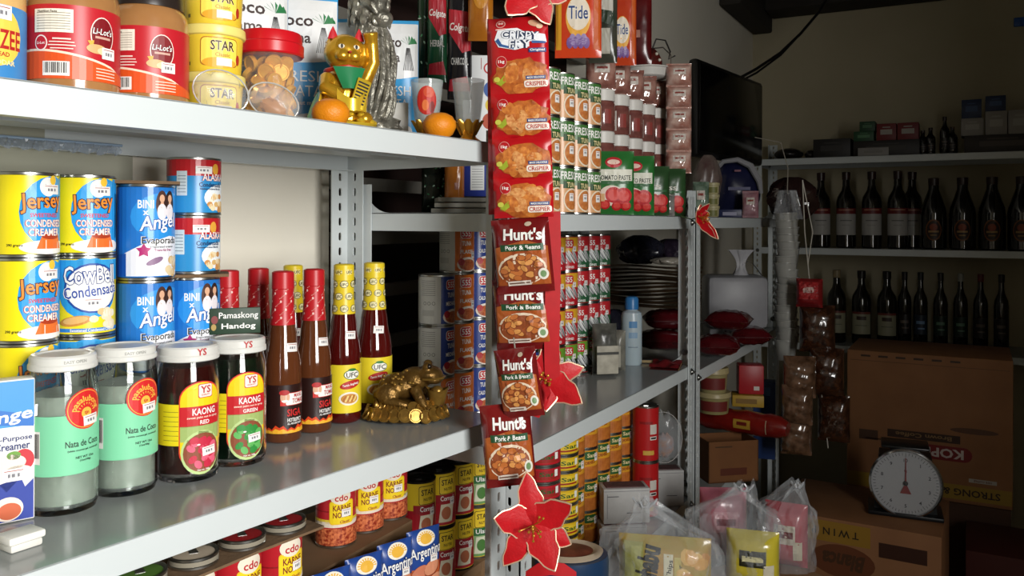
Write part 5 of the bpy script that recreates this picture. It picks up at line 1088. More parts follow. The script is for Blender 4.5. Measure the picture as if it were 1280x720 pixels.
flower('red poinsettia above the seasoning strip, cut by the top edge', (1.0114, 0.5266, 1.7682), ((-62, 1.1), (-125, 1.0), (-20, 1.), (60, 1.), (120, 1.), (180, 1.)), .052, .020, 0)
flower('dim red poinsettia seen edge-on at the corner post', (1.8878, 0.5501, 1.4604), ((-50, 1.2), (80, .6), (110, .6), (-75, .9), (150, .5), (30, .4)), .054, .015, 55, .7)
# ---- bag of corn chips and other snacks in clear plastic at the front
t = thing('cardboard_box', 'cardboard carton in the aisle carrying the bagged snacks', 'box', (1.66, .415, 0), -.63); MB().rbox(-.20, .20, -.085, .085, 0, .735, .003).build('carton_body', carton_m, t); MB().box(-.03, .03, -.0855, -.0851, .1, .735).build('tape_strip', M('a88a5a', .4), t)
ZS = .737
def chips(label, x, y, w, h, turn, seed, col, design, lean=0, col2=None):
    t = thing('snack_bag', label, 'snack bag', (x, y, ZS), to_eye(x, y, turn), 'bagged snacks at the front'); t.rotation_euler.x = lean
    o, fm = pouch(t, 'bag_film', w, h, .055, M(col, .22, noise=(col2, 14, .25) if col2 else None, coat=.4), seed, .0014, .05); P = Print(); design(P, w, h); pprint(P, fm, o, w, h); return t
def d_chips(P, w, h):
    P.rect(-w * .34, h * .5, w * .22, h * .85, M('a8a850'), 0); P.text('Chichabu', -w * .20, h * .56, .040, M('15140f'), 3, w=h * .70, rot=PI / 2 - .15, bold=.05); P.rect(w * .04, h * .50, w * .10, h * .66, M('d8d4b8'), 1); P.text('Corn Chips', w * .04, h * .52, .011, M('1f1c14'), 2, w=h * .5, rot=PI / 2 - .15); P.rect(w * .14, h * .5, w * .075, h * .6, M('c8b860'), 1); P.text('Corn Flavor', w * .14, h * .5, .007, M('2a2418'), 2, w=h * .44, rot=PI / 2 - .15)
    random.seed(4)
    for k in range(14): P.ell(w * (.30 + random.uniform(-.12, .14)), h * random.uniform(.2, .85), .014, .011, M(random.choice(('d8a040', 'c88a30', 'e0b458'))), 1 + k % 4, n=8, rot=k)
chips('green and yellow corn chips bag inside clear plastic', 1.4763, 0.4895, .165, .142, 0, 1, 'a2a446', d_chips, 0, 'c08a34')
def d_gen(a, b):
    def g(P, w, h): P.rect(0, h * .55, w * .5, h * .3, M(a), 1); P.rect(0, h * .55, w * .4, h * .1, M(b), 2); P.rect(w * .3, h * .3, w * .2, h * .3, M('cfc8b0'), 1)
    return g
chips('pink snack bag right of the corn chips', 1.7970, 0.4661, .10, .145, 12, 2, 'a04a5c', d_gen('c88a94', '7a2438'), 0, 'c07a88'); chips('yellow snack bag low between the pink ones', 1.6853, 0.3786, .10, .105, 0, 3, 'c8b838', d_gen('2a2a1a', 'e0d8a0')); chips('red snack bag at the right end of the bagged snacks', 1.8103, 0.3377, .085, .130, -8, 4, 'a02834', d_gen('d0c8b8', '6a1a20'), 0, 'b85a64')
def cling(label, x, y, z, w, d, h, seed, turn=0, px=0):
    t = thing('clear_plastic_bag', label, 'plastic bag', (x, y, z), to_eye(x, y, turn), 'clear plastic bags over the snacks'); random.seed(seed); ph = [random.uniform(0, 6) for _ in range(9)]
    def q(u, v):
        a = 2 * PI * u; top = max(0, (v - .72) / .28); k = 1 - .86 * top ** .8
        c = 1 + (.10 * math.sin(4 * a + ph[0] + 4 * v) + .07 * math.sin(7 * a + ph[1] - 9 * v) + .05 * math.sin(15 * a + 11 * v + ph[2]) + .03 * math.sin(31 * a - 17 * v + ph[4])) * (.45 + .9 * v)
        f = .012 * math.sin(3 * a + ph[3] + 6 * v) * v
        return (w / 2 * k * c * math.cos(a) + px * top ** 1.3 + f, d / 2 * k * c * math.sin(a) + f, h * v * (1 + .10 * math.sin(2 * a + ph[5]) * (v > .5) * (v - .5) + .05 * math.sin(9 * a + ph[6]) * top))
    MB().surf(q, 64, 30, wrap=True).build('film', film_m, t, ang=22)
    fr_ = [(w * .08 * math.cos(a) * (1 + .5 * math.sin(3 * a)) + px, d * .1 * math.sin(a), h * (1.0 + .03 * math.sin(5 * a))) for a in [2 * PI * k / 18 for k in range(19)]]
    MB().tube(fr_, .0022, 5).build('torn_edge', M('c8ccd0', .15, alpha=.6), t); return t
film_m = M('c9ced2', .13, alpha=.20, coat=.8, bump=.8, bscale=70)
cling('crumpled clear plastic bag rising over the corn chips', 1.4735, 0.4946, ZS, .200, .130, .200, 2, 0, -.03)
cling('crumpled clear plastic bag over the pink and yellow snacks', 1.7073, 0.4218, ZS, .175, .13, .178, 5, 0, .02)
cling('crumpled clear plastic bag over the red snack at the right', 1.8111, 0.3362, ZS, .11, .10, .168, 9, 0, .02)

# ================================================================ THIRD RACK (DIM)
def lump(label, name, cat, x, y, z, w, d, h, mat, seed, turn=0, group=None, amp=.08, part='bag_film', extra=None):
    t = thing(name, label, cat, (x, y, z), to_eye(x, y, turn), group); random.seed(seed); ph = [random.uniform(0, 6) for _ in range(6)]
    def q(u, v):
        a = 2 * PI * u; pr = (math.sin(PI * min(.999, max(.001, .06 + .92 * v))) ** .42); c = 1 + amp * (math.sin(5 * a + ph[0] + 4 * v) + .6 * math.sin(9 * a + ph[1] - 7 * v) + .5 * math.sin(17 * a + 13 * v + ph[2]))
        return (w / 2 * pr * c * math.cos(a), d / 2 * pr * c * math.sin(a), h * v)
    MB().surf(q, 40, 16, wrap=True).build(part, mat, t, ang=50)
    if extra: extra(t)
    return t
Z3 = 1.4642
# upper deck
def ex_handle(t):
    pts = [(-.075, -.03, .10), (-.068, -.05, .15), (-.035, -.058, .185), (.01, -.06, .19), (.05, -.058, .17), (.078, -.05, .12), (.084, -.045, .08)]
    MB().tube(pts, [.006, .008, .008, .009, .011, .010, .006], 8).build('white_edge', M('8a8a8e', .4), t); MB().box(-.02, .05, -.079, -.076, .09, .10).build('printed_line', M('5a5a78', .5), t); MB().box(.0, .02, -.079, -.076, .15, .156).build('printed_mark', M('7a4a5a', .5), t)
lump('dark blue wrapped bundle with a white rolled edge on the third rack', 'blue_bundle', 'bundle', 2.8119, 0.6947, Z3, .165, .14, .19, M('1c2046', .3, noise=('12142c', 12, .3)), 3, 0, None, .03, 'bundle_wrap', ex_handle)
lump('pale crumpled pack left of the dark blue bundle', 'pale_pack', 'pack', 2.5904, 0.7244, Z3 + .03, .085, .07, .165, M('7a7068', .3, noise=('4a2a2a', 20, .2)), 5, 0, None, .06)
cr = M('a8a078', .45)
for k in range(3):
    x, y = 2.3993, 0.6570
    t = thing('small_tub', 'small cream tub, %s of the pile at the rack corner' % ('bottom', 'middle', 'top')[k], 'tub', (x, y, Z3 + k * .0332), to_eye(x, y), 'small cream tubs'); MB().lathe([(0, 0), (.017, 0), (.019, .004), (.020, .024), (.0215, .025), (.0215, .032), (.020, .033), (0, .033)], 20).build('tub_body', cr, t); MB().lathe([(.0205, .004), (.0205, .020)], 16, a0=-.8, a1=.8).build('paper_label', M('6a6a34', .5), t)
spack('small pink glossy pack near the far end of the upper deck', 2.6957, 0.6155, Z3, .050, .085, '8a5058', 'b09098', 0, 41, None, 'pink_pack')
spack('green striped sachet behind the corner post', 2.3444, 0.6740, Z3, .045, .10, '2a4a34', '8a9a8a', 0, 42, None, 'green_sachet')
t = thing('dark_carton', 'low dark blue carton at the front of the upper deck', 'box', (2.5238, 0.6378, Z3), to_eye(2.4, .62)); MB().rbox(-.035, .035, -.015, .02, 0, .024, .001).build('carton_body', M('1c2448', .4), t); MB().box(-.02, .02, -.0156, -.0151, .006, .016).build('carton_label', M('8a8aa0', .5), t)
# middle deck
Z3m = 1.0772
t = thing('foam_pack', 'white knotted plastic bag around a block of foam boxes', 'bag', (2.6914, 0.6649, Z3m), to_eye(2.5, .68, 10))
MB().rbox(-.095, .095, -.07, .07, .04, .205, .02).build('foam_block', M('9a9a9e', .4, noise=('86868a', 14, .3)), t)
MB().surf(lambda u, v: ((.030 - .022 * math.sin(v * PI) + .016 * v * math.sin(9 * 2 * PI * u)) * math.cos(2 * PI * u) + .02, (.024 - .016 * math.sin(v * PI)) * math.sin(2 * PI * u), .200 + .085 * v), 24, 8, wrap=True).build('bag_knot', M('b0b0b4', .35), t, ang=50); MB().surf(lambda u, v: (.02 + .07 * u, -.01 + .02 * v, .235 + .02 * math.sin(u * 4) - .02 * u), 6, 2).build('bag_ear', M('b0b0b4', .35), t)
MB().rbox(-.088, .088, -.065, .065, 0, .040, .004).build('foam_base', M('8a8a8e', .5), t)
dred = M('5c1018', .22, noise=('3a080c', 18, .25), coat=.5)
def redpack(label, x, y, z, w, h, turn, seed, lay=True, group='dark red glossy packs'):
    t = thing('red_foil_pack', label, 'pack', (x, y, z), to_eye(x, y, turn), group); o, fm = pouch(t, 'pack_foil', w, h, .05, dred, seed, .0016, .06); o.rotation_euler = (-PI / 2 + .25, 0, 0) if lay else (0, 0, 0); o.location = (0, h / 2 if lay else 0, .03 if lay else 0)
    if lay: o.location = (0, -h / 2, .028); o.rotation_euler = (-PI / 2, 0, 0)
    return t
redpack('dark red foil pack lying nearest the post on the third rack', 2.3076, 0.6163, Z3m + .007, .12, .12, 0, 1); redpack('dark red foil pack lying in the middle of the pile', 2.5503, 0.5894, Z3m + .007, .12, .12, 15, 2); redpack('dark red foil pack on top of the others', 2.4237, 0.6125, Z3m + .064, .12, .11, -12, 3)
redpack('dark red foil pack lying behind the white bottle', 2.3307, 0.7823, Z3m + .007, .15, .12, 0, 4); redpack('dark red foil pack, upper one behind the white bottle', 2.3578, 0.7745, Z3m + .063, .14, .12, 8, 5)
for k in range(6):
    x, y = 2.4372, 0.8584; o = MB().surf(lambda u, v: ((u - .5) * .36, (v - .5) * .13, .004 * math.sin(u * 7 + k) + .004 * math.sin(v * 5)), 14, 5); o.surf(lambda u, v: ((u - .5) * .36, (v - .5) * .13, .012 + .004 * math.sin(u * 7 + k + .3) + .004 * math.sin(v * 5)), 14, 5)
    o.v = [q for q in o.v]; b_ = o.build('mat_bundle', M(('6a5030', '5a4226', '7a5c38')[k % 3], .7, noise=('3a2a18', 30, .3)), None, ang=60); b_.location = (x + .01 * (k % 2), y + .03, Z3m + .118 + k * .0205 + .004); b_.rotation_euler = (0, 0, to_eye(x, y, -6 + 3 * (k % 3))); tag(b_, 'folded brown woven mat, %s from the bottom of the pile' % ORD[k + 1], 'mat', 'folded brown mats on the third rack')
blk = M('15151a', .25, noise=('2a2a38', 25, .2))
lump('black plastic bundle on the brown mats', 'black_bundle', 'bundle', 2.3947, 0.8736, Z3m + .248, .13, .11, .085, blk, 6, 0, None, .10); lump('second dark bundle right of the first on the mats', 'black_bundle', 'bundle', 2.5159, 0.8188, Z3m + .246, .10, .10, .075, M('1a1520', .25, noise=('3a3040', 25, .2)), 7, 0, None, .10); lump('low dark bundle holding up the brown mats', 'black_bundle', 'bundle', 2.3391, 0.9335, Z3m, .10, .10, .112, blk, 8, 0, None, .05)
x, y = 2.3418, 0.7621
lump('pale crumpled plastic on the brown mats by the post', 'plastic_wrap', 'plastic', x, y, Z3m + .250, .10, .05, .022, M('9a9488', .25), 11, 0, None, .12)
# lower deck
Z3l = .7222
t = thing('cardboard_box', 'open brown cardboard box on the lower deck of the third rack', 'box', (2.3993, 0.6155, Z3l), to_eye(2.3, .66, 24))
bm_ = MB().box(-.075, .075, -.05, .05, 0, .004).box(-.075, .075, -.05, -.047, 0, .115).box(-.075, .075, .047, .05, 0, .115).box(-.075, -.072, -.05, .05, 0, .115).box(.072, .075, -.05, .05, 0, .115); bm_.build('carton_body', M('7a4e28', .8, noise=('6a4222', 14, .3)), t, smooth=False); P = Print(); P.rect(0, .03, .08, .02, M('5a2a18'), 1); P.rect(-.03, .1, .05, .004, M('4a3018'), 1); P.build('carton_print', flat(-.05), t.children[0])
t = thing('red_bundle', 'long dark red wrapped bundle lying on the cardboard box', 'bundle', (2.4582, 0.5911, Z3l + .150), to_eye(2.35, .64, -24))
MB().tube([(-.14 + .0235 * k, 0, .002 * math.sin(k * 2)) for k in range(13)], [.020, .030, .033, .034, .034, .033, .034, .034, .034, .033, .034, .031, .020], 18).build('wrap', M('8a1e16', .25, noise=('5a120e', 18, .3), coat=.4), t); P = Print(); P.rect(.02, 0, .05, .026, M('b08a30'), 1); P.rect(.02, .002, .03, .010, M('6a1a14'), 2); P.rect(.09, 0, .002, .04, M('c0b090'), 1); P.build('wrap_print', lambda a, b, e: (a, -(.0345 + e) * math.cos(b / .034), (.0345 + e) * math.sin(b / .034)), t.children[0], gx=.01, gy=.005)
ty = M('a89a70', .4)
def ptub(label, x, y, z, r, h, col):
    t = thing('plastic_tub', label, 'tub', (x, y, z), to_eye(x, y), 'food tubs on the third rack'); MB().lathe([(0, 0), (r * .86, 0), (r * .96, h * .74), (0, h * .74)], 24).build('tub_body', M(col, .4), t); MB().lathe([(0, h * .74), (r, h * .74), (r * 1.06, h * .78), (r * 1.04, h * .96), (r, h), (0, h)], 24).build('lid', ty, t)
    l = MB().lathe([(r * .93, h * .15), (r * .965, h * .62)], 18, a0=-1, a1=1).build('paper_label', M('6a2420', .5), t); return t
x, y = 2.3828, 0.6455; ptub('cream food tub, lower of the two beside the post', x, y, Z3l + .186, .046, .060, '8a8052'); ptub('cream food tub with a lid, upper of the two', x - .01, y, Z3l + .2465, .042, .070, '8f855a')
x, y = 2.5335, 0.5785; t = thing('red_carton', 'small red carton on the wrapped bundle', 'box', (x, y, Z3l + .2215), to_eye(x, y, 8)); MB().rbox(-.036, .036, -.03, .03, 0, .085, .003).build('carton_body', M('a01c24', .4), t); P = Print(); P.rect(.015, .018, .016, .012, M('c8c0b8'), 1); P.build('price_sticker', flat(-.03), t)
x, y = 2.5335, 0.5785; t = thing('yellow_carton', 'flat yellow carton under the small red one', 'box', (x - .01, y, Z3l + .186), to_eye(x, y, 4)); MB().rbox(-.05, .040, -.032, .032, 0, .034, .002).build('carton_body', M('a8862a', .5), t); MB().box(-.04, .02, -.0326, -.0321, .01, .024).build('carton_label', M('7a5a1a', .5), t)
x, y = 2.6875, 0.5471; t = thing('blue_carton', 'small dark blue carton at the right of the yellow one', 'box', (x - .02, y + .02, Z3l), to_eye(x, y, 0)); MB().rbox(-.030, .035, -.03, .03, 0, .236, .002).build('carton_body', M('20386a', .5), t); MB().box(-.02, .02, -.0306, -.0301, .195, .22).build('carton_label', M('4a6a9a', .5), t)
# yellow packets in the dark under the deck
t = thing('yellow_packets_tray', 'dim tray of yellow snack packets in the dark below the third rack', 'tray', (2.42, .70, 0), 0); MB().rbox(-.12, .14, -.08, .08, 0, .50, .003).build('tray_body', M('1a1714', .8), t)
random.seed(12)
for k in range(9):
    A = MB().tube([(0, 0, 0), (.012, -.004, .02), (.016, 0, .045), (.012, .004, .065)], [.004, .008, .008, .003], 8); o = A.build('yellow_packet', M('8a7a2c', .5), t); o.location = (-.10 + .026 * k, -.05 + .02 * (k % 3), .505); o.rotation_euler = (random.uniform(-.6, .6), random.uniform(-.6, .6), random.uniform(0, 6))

# ================================================================ HANGING AT THE END OF THE THIRD RACK
cup_m = M('a8a8a2', .3, alpha=.85); x, y = 2.7103, 0.5056
t = thing('cup_sleeve', 'hanging sleeve of nested clear plastic cups at the rack end', 'cups', (x, y, 1.02), 0)
cpm = MB().lathe([(.026, 0), (.034, .060), (.0365, .061), (.0365, .064), (.033, .064), (.025, .002)], 20).mesh('cup', cup_m)
for k in range(19): o = link('cup', cpm, t, (.002 * math.sin(k * 2.1), .002 * math.cos(k * 1.7), .022 * k)); o.rotation_euler = (.05 * math.sin(k), .05 * math.cos(k * 1.3), 0)
MB().surf(lambda u, v: ((.038 - .020 * v + .012 * math.sin(5 * 2 * PI * u + 3 * v)) * math.cos(2 * PI * u), (.038 - .020 * v + .010 * math.sin(7 * 2 * PI * u)) * math.sin(2 * PI * u), .44 + .09 * v), 28, 8, wrap=True).build('plastic_wrap', film_m, t, ang=30)
MB().tube([(0, 0, .52), (.01, 0, .60), (0, .02, .68), (0, .1, .70)], .0014, 6).build('hanging_string', M('8a8478', .6), t)
nut = M('4a2a18', .25, noise=('1c0e08', 60, .2), coat=.8)
def bp(label, x, y, z, w, h, seed, mat, tagc=None):
    t = thing('dried_food_pack', label, 'pack', (x, y, z), to_eye(x, y, random.uniform(-8, 8)), 'hanging glossy packs of dried food'); o, fm = pouch(t, 'pack_film', w, h, w * .6, mat, seed, .0026, .05); 
    if tagc: P = Print(); P.rect(0, h * .6, w * .7, h * .6, M(tagc), 1); P.rect(0, h * .62, w * .4, h * .2, M('c8a8a0'), 2); pprint(P, fm, o, w, h)
    return t
zc = [(1012, 380, .075, .085, 'red header tag pack at the top of the hanging column', M('7a1a1c', .3), 'a82a2c'), (1024, 436, .095, .13, 'dark brown glossy pack below the red header', nut, None), (1036, 482, .090, .12, 'dark brown glossy pack, second below the red header', nut, None), (1044, 545, .090, .13, 'dark brown glossy pack, lowest on the right', nut, None)]
bp(zc[0][4], 2.6182, 0.4239, 1.1979, .075, .085, 1, zc[0][5], 'a82a2c'); bp(zc[1][4], 2.6296, 0.4030, 1.0646, .100, .14, 2, nut); bp(zc[2][4], 2.6222, 0.3750, 0.9403, .095, .14, 3, nut); bp(zc[3][4], 2.6536, 0.3592, 0.7981, .090, .14, 4, nut)
nut2 = M('7a5a44', .22, noise=('3a2618', 40, .2), coat=.8)
bp('pale brown glossy pack, upper on the left of the column', 2.5211, 0.4346, 0.9454, .090, .12, 5, nut2); bp('pale brown glossy pack, middle on the left of the column', 2.4970, 0.4370, 0.8742, .085, .11, 6, nut2); bp('pale brown glossy pack, lowest on the left of the column', 2.5167, 0.4427, 0.7818, .085, .11, 7, nut2)
t = thing('hanging_line', 'thin white string carrying the glossy dried food packs', 'string', (0, 0, 0)); MB().tube([(2.6456, 0.3738, 0.7790), (2.6483, 0.4105, 1.0855), (2.6368, 0.4315, 1.3255), (2.6113, 0.4365, 1.4217), (2.5766, 0.4374, 1.5749)], .0016, 6).build('string', M('b8b4a8', .6), t); MB().tube([(2.6368, 0.4315, 1.3255), (2.6227, 0.4156, 1.4217), (2.5766, 0.4374, 1.5749)], .0016, 6).build('string_loop', M('b8b4a8', .6), t)
lump('clear bag with dark contents hanging behind the cup sleeve', 'dark_bag', 'bag', 2.8523, 0.5169, 1.4580, .15, .12, .14, M('2a1a18', .15, coat=.8), 14, 0, None, .10)

# ================================================================ BACK RACK AND THE DARK CORNER
def liquor(label, x, y, z, r, h, kind, group, capc='2a1512'):
    t = thing('liquor_bottle', label, 'bottle', (x, y, z), to_eye(x, y), group)
    if kind == 'beer': pr = [(0, .002), (r * .9, 0), (r, .006), (r, h * .50), (r * .94, h * .58), (r * .62, h * .74), (r * .42, h * .84), (r * .38, h * .97), (0, h * .97)]
    else: pr = [(0, .002), (r * .9, 0), (r, .006), (r, h * .60), (r * .9, h * .67), (r * .48, h * .76), (r * .38, h * .82), (r * .36, h * .97), (0, h * .97)]
    MB().lathe(pr, 26).build('bottle_glass', M('0e0b08', .06, coat=.6), t)
    MB().lathe([(0, h * .90), (r * .42, h * .90), (r * .44, h), (r * .38, h * 1.005), (0, h * 1.005)], 18).build('cap', M(capc, .35), t)
    if kind == 'white':
        l = sleeve(r + .0004, h * .17, h * .46, M('a8a6a2', .5), t, a0=-1.25, a1=1.25); P = Print(); P.rect(0, h * .485, r * 2.5, h * .075, M('6a1a1c'), 1); P.rect(0, h * .50, r * 1.6, h * .012, M('b88a70'), 2); P.rect(0, h * .36, r * 1.2, h * .014, M('6a6a66'), 1); P.rect(0, h * .30, r * .8, h * .008, M('8a8a86'), 1); P.build('label_print', cyl(r + .0004), l)
    elif kind == 'beer':
        l = MB().lathe([(r + .0004, h * .14), (r + .0004, h * .40)], 16, a0=-.5, a1=.5).build('paper_label', M('1a120c', .4), t); P = Print(); P.ell(0, h * .27, r * .62, h * .15, M('7a4a24'), 1); P.ell(0, h * .27, r * .54, h * .13, M('2a140c'), 2); P.ell(0, h * .31, r * .30, h * .05, M('8a3a1c'), 3); P.rect(0, h * .25, r * .8, h * .025, M('a8824a'), 3); P.rect(0, h * .20, r * .5, h * .02, M('8a6a3a'), 3); P.build('label_print', cyl(r + .0004), l, gy=.02)
    elif kind == 'cream':
        l = sleeve(r + .0004, h * .14, h * .42, M('8f8d74', .5), t, a0=-1.1, a1=1.1); P = Print(); P.rect(0, h * .36, r * 1.0, h * .05, M('3a2a20'), 1); P.rect(0, h * .43, r * 2.2, h * .03, M('6a2a22'), 1); P.rect(0, h * .26, r * 1.2, h * .01, M('5a5a4a'), 1); P.build('label_print', cyl(r + .0004), l)
    else:
        l = sleeve(r + .0004, h * .18, h * .44, M({'blue': '1a2636', 'green': '182a20', 'dark': '1c1612'}[kind], .4), t, a0=-1, a1=1); P = Print(); c_ = M({'blue': '6a86a8', 'green': '5a7a66', 'dark': '5a5048'}[kind]); P.rect(0, h * .34, r * 1.2, h * .04, c_, 1); P.rect(r * .1, h * .26, r * 1.0, h * .02, c_, 1); P.build('label_print', cyl(r + .0004), l)
    return t
ZB = 1.3352; g1 = 'liquor bottles on the upper bottle shelf'
liquor('white-labelled liquor bottle, first from the left on the upper bottle shelf', 4.12, 0.6173, ZB, .0430, .345, 'white', g1)
liquor('white-labelled liquor bottle, second from the left on the upper bottle shelf', 4.12, 0.5075, ZB, .0430, .345, 'white', g1)
liquor('white-labelled liquor bottle, third from the left on the upper bottle shelf', 4.12, 0.3989, ZB, .0430, .345, 'white', g1)
liquor('white-labelled liquor bottle, fourth from the left on the upper bottle shelf', 4.12, 0.2916, ZB, .0430, .345, 'white', g1)
liquor('white-labelled liquor bottle half hidden behind the fourth one', 4.23, 0.2396, ZB, .0430, .345, 'white', g1)
liquor('squat dark beer bottle with a round emblem, first from the left', 4.12, 0.1477, ZB, .0520, .310, 'beer', 'big beer bottles on the upper bottle shelf')
liquor('squat dark beer bottle with a round emblem, second from the left', 4.12, 0.0364, ZB, .0520, .310, 'beer', 'big beer bottles on the upper bottle shelf')
liquor('squat dark beer bottle with a round emblem, third from the left', 4.12, -0.0747, ZB, .0520, .310, 'beer', 'big beer bottles on the upper bottle shelf')
liquor('squat dark beer bottle with a round emblem, fourth from the left', 4.12, -0.1826, ZB, .0520, .310, 'beer', 'big beer bottles on the upper bottle shelf')
liquor('small-label cream bottle with a pale cork top behind the red tag', 4.12, 0.5472, .9002, .0420, .330, 'cream', 'liquor bottles on the lower bottle shelf', '8a7a5a')
liquor('cream-labelled bottle, first of the two on the lower bottle shelf', 4.12, 0.4410, .9002, .0420, .330, 'cream', 'liquor bottles on the lower bottle shelf', '1a1412')
liquor('cream-labelled bottle, second of the two on the lower bottle shelf', 4.12, 0.3342, .9002, .0420, .330, 'cream', 'liquor bottles on the lower bottle shelf', '1a1412')
liquor('narrow dark bottle right of the cream labels', 4.12, 0.2624, .9002, .0290, .330, 'dark', 'liquor bottles on the lower bottle shelf', '1a1412')
liquor('blue-labelled dark bottle on the lower bottle shelf', 4.12, 0.1983, .9002, .0290, .330, 'blue', 'liquor bottles on the lower bottle shelf', '101418')
liquor('green-labelled dark bottle on the lower bottle shelf', 4.12, 0.1196, .9002, .0290, .330, 'green', 'liquor bottles on the lower bottle shelf', '1a1412')
liquor('dark green bottle with a pale round cap seal', 4.12, 0.0425, .9002, .0290, .330, 'green', 'liquor bottles on the lower bottle shelf', '8a8a80')
liquor('dark bottle with a red cap on the lower bottle shelf', 4.12, -0.0331, .9002, .0290, .330, 'dark', 'liquor bottles on the lower bottle shelf', '5a1a1a')
liquor('dark bottle at the right end of the lower bottle shelf', 4.12, -0.1101, .9002, .0290, .330, 'dark', 'liquor bottles on the lower bottle shelf', '1a1412')
# ---- top of the back rack
ZK = 1.7452
def bbox(label, name, x, y, z, w, d, h, col, lab=None, group=None, cat='box', rot=0):
    t = thing(name, label, cat, (x, y, z), math.radians(-90) + rot, group); MB().rbox(-w / 2, w / 2, -d / 2, d / 2, 0, h, .002).build('carton_body', M(col, .5, noise=(col, 10, .3)), t)
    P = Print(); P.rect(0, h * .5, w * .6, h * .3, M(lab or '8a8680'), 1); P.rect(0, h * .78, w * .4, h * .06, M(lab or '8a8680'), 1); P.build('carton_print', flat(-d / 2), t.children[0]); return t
lump('low dark roll at the left end of the top shelf', 'dark_roll', 'roll', 4.12, .762, ZK, .13, .10, .055, M('1a1816', .3), 4, 0, None, .02, 'roll_wrap')
lump('small dark pouch beside the roll on the top shelf', 'dark_pouch', 'pouch', 4.10, .660, ZK, .05, .06, .042, M('201c1a', .25), 5, 0, None, .04)
bbox('long low dark carton on the top shelf', 'dark_carton', 4.12, .560, ZK, .16, .16, .085, '1c1a18', '2c2a28'); bbox('dark carton under the green and red packs', 'dark_carton', 4.13, .335, ZK, .27, .16, .070, '1e1a18', '302c28')
bbox('small dark green box, lower of two on the dark carton', 'green_box', 4.12, .428, ZK + .0705, .085, .10, .045, '1f4a2c', '4a7a52', 'green boxes on the top shelf'); bbox('small dark green box, upper of two', 'green_box', 4.13, .415, ZK + .116, .065, .09, .045, '1a4026', '3f6a48', 'green boxes on the top shelf')
bbox('red and white pack, left of the pair on the top shelf', 'red_pack', 4.12, .335, ZK + .0705, .080, .10, .075, '6a1c1e', '9a948c', 'red and white packs on the top shelf'); bbox('red and white pack, right of the pair on the top shelf', 'red_pack', 4.12, .248, ZK + .0705, .085, .10, .075, '6a1c1e', '9a948c', 'red and white packs on the top shelf')
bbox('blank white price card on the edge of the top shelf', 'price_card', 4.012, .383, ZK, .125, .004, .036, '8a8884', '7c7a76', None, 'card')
for k, (Y, h_) in enumerate(((.190, .11), (.160, .12), (.105, .165), (.075, .12))): liquor('small dark glossy bottle on the top shelf, %s from the left' % ORD[k + 1], 4.10, Y, ZK, .020, h_, 'dark', 'small dark bottles on the top shelf')
bbox('dark tray under the white cartons on the top shelf', 'dark_carton', 4.14, -.11, ZK, .28, .18, .075, '241c18', '3a2e28')
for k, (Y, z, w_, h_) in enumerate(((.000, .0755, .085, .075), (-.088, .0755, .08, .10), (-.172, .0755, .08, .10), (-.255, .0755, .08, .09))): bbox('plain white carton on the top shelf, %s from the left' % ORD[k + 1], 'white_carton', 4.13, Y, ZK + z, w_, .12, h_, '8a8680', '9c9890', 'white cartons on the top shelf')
bbox('dark blue carton, left of the pair above the white ones', 'blue_carton', 4.13, .003, ZK + .1508, .075, .11, .080, '16284a', '24406a', 'dark blue cartons on the top shelf'); bbox('dark blue carton, right of the pair above the white ones', 'blue_carton', 4.13, -.086, ZK + .1758, .075, .11, .065, '16284a', '24406a', 'dark blue cartons on the top shelf')
# ---- television over the third rack
p0 = Vector((2.556, .745, 0)); p1 = Vector((3.140, .672, 0)); dv = p1 - p0; an = math.atan2(dv.y, dv.x); L = dv.length
t = thing('television', 'black flat television mounted high above the third rack', 'television', (p0.x, p0.y, 1.655), an)
MB().rbox(0, L, 0, .035, 0, .305, .012).build('cabinet', M('0c0b0b', .35), t); MB().rbox(.015, L - .015, -.002, .001, .018, .290, .001).build('screen', M('050506', .12), t)
MB().box(L * .4, L * .6, .035, .05, .08, .22).box(L * .47, L * .53, .05, .292, .13, .17).build('wall_bracket', M('1a1918', .5), t)
t = thing('black_cable', 'black cable sagging from the ceiling to the television', 'cable', (0, 0, 0)); MB().tube([(3.7730, 0.5012, 2.4650), (3.6288, 0.5562, 2.3113), (3.5212, 0.6070, 2.2100), (3.3795, 0.6576, 2.1123), (3.2023, 0.7104, 2.0257), (3.0224, 0.7267, 1.9667)], .0055, 8).build('cable', M('0c0b0b', .5), t); MB().tube([(3.5212, 0.6070, 2.2100), (3.3795, 0.6576, 2.1029), (3.2023, 0.7104, 2.0107), (3.0183, 0.7343, 1.9496)], .004, 8).build('second_cable', M('0c0b0b', .5), t); MB().tube([(3.7730, 0.5012, 2.4650), (3.9730, 0.4482, 2.7125), (4.0439, 0.4229, 2.8726)], .0055, 8).build('cable_rise', M('0c0b0b', .5), t)
t = thing('blue_lamp', 'small blue lamp on the back wall, its glow put into bright blue plastic', 'lamp', (4.405, -.185, 2.355), math.radians(-90)); MB().rbox(-.022, .022, -.004, .014, -.02, .02, .004).build('back_plate', M('2a5aa8', .4), t); MB().tube([(0, -.004, -.008), (0, -.022, -.014), (0, -.026, .004)], .004, 8).build('bent_arm', M('2a5aa8', .4), t)  # stands in for a small blue light; the glow is only blue colour
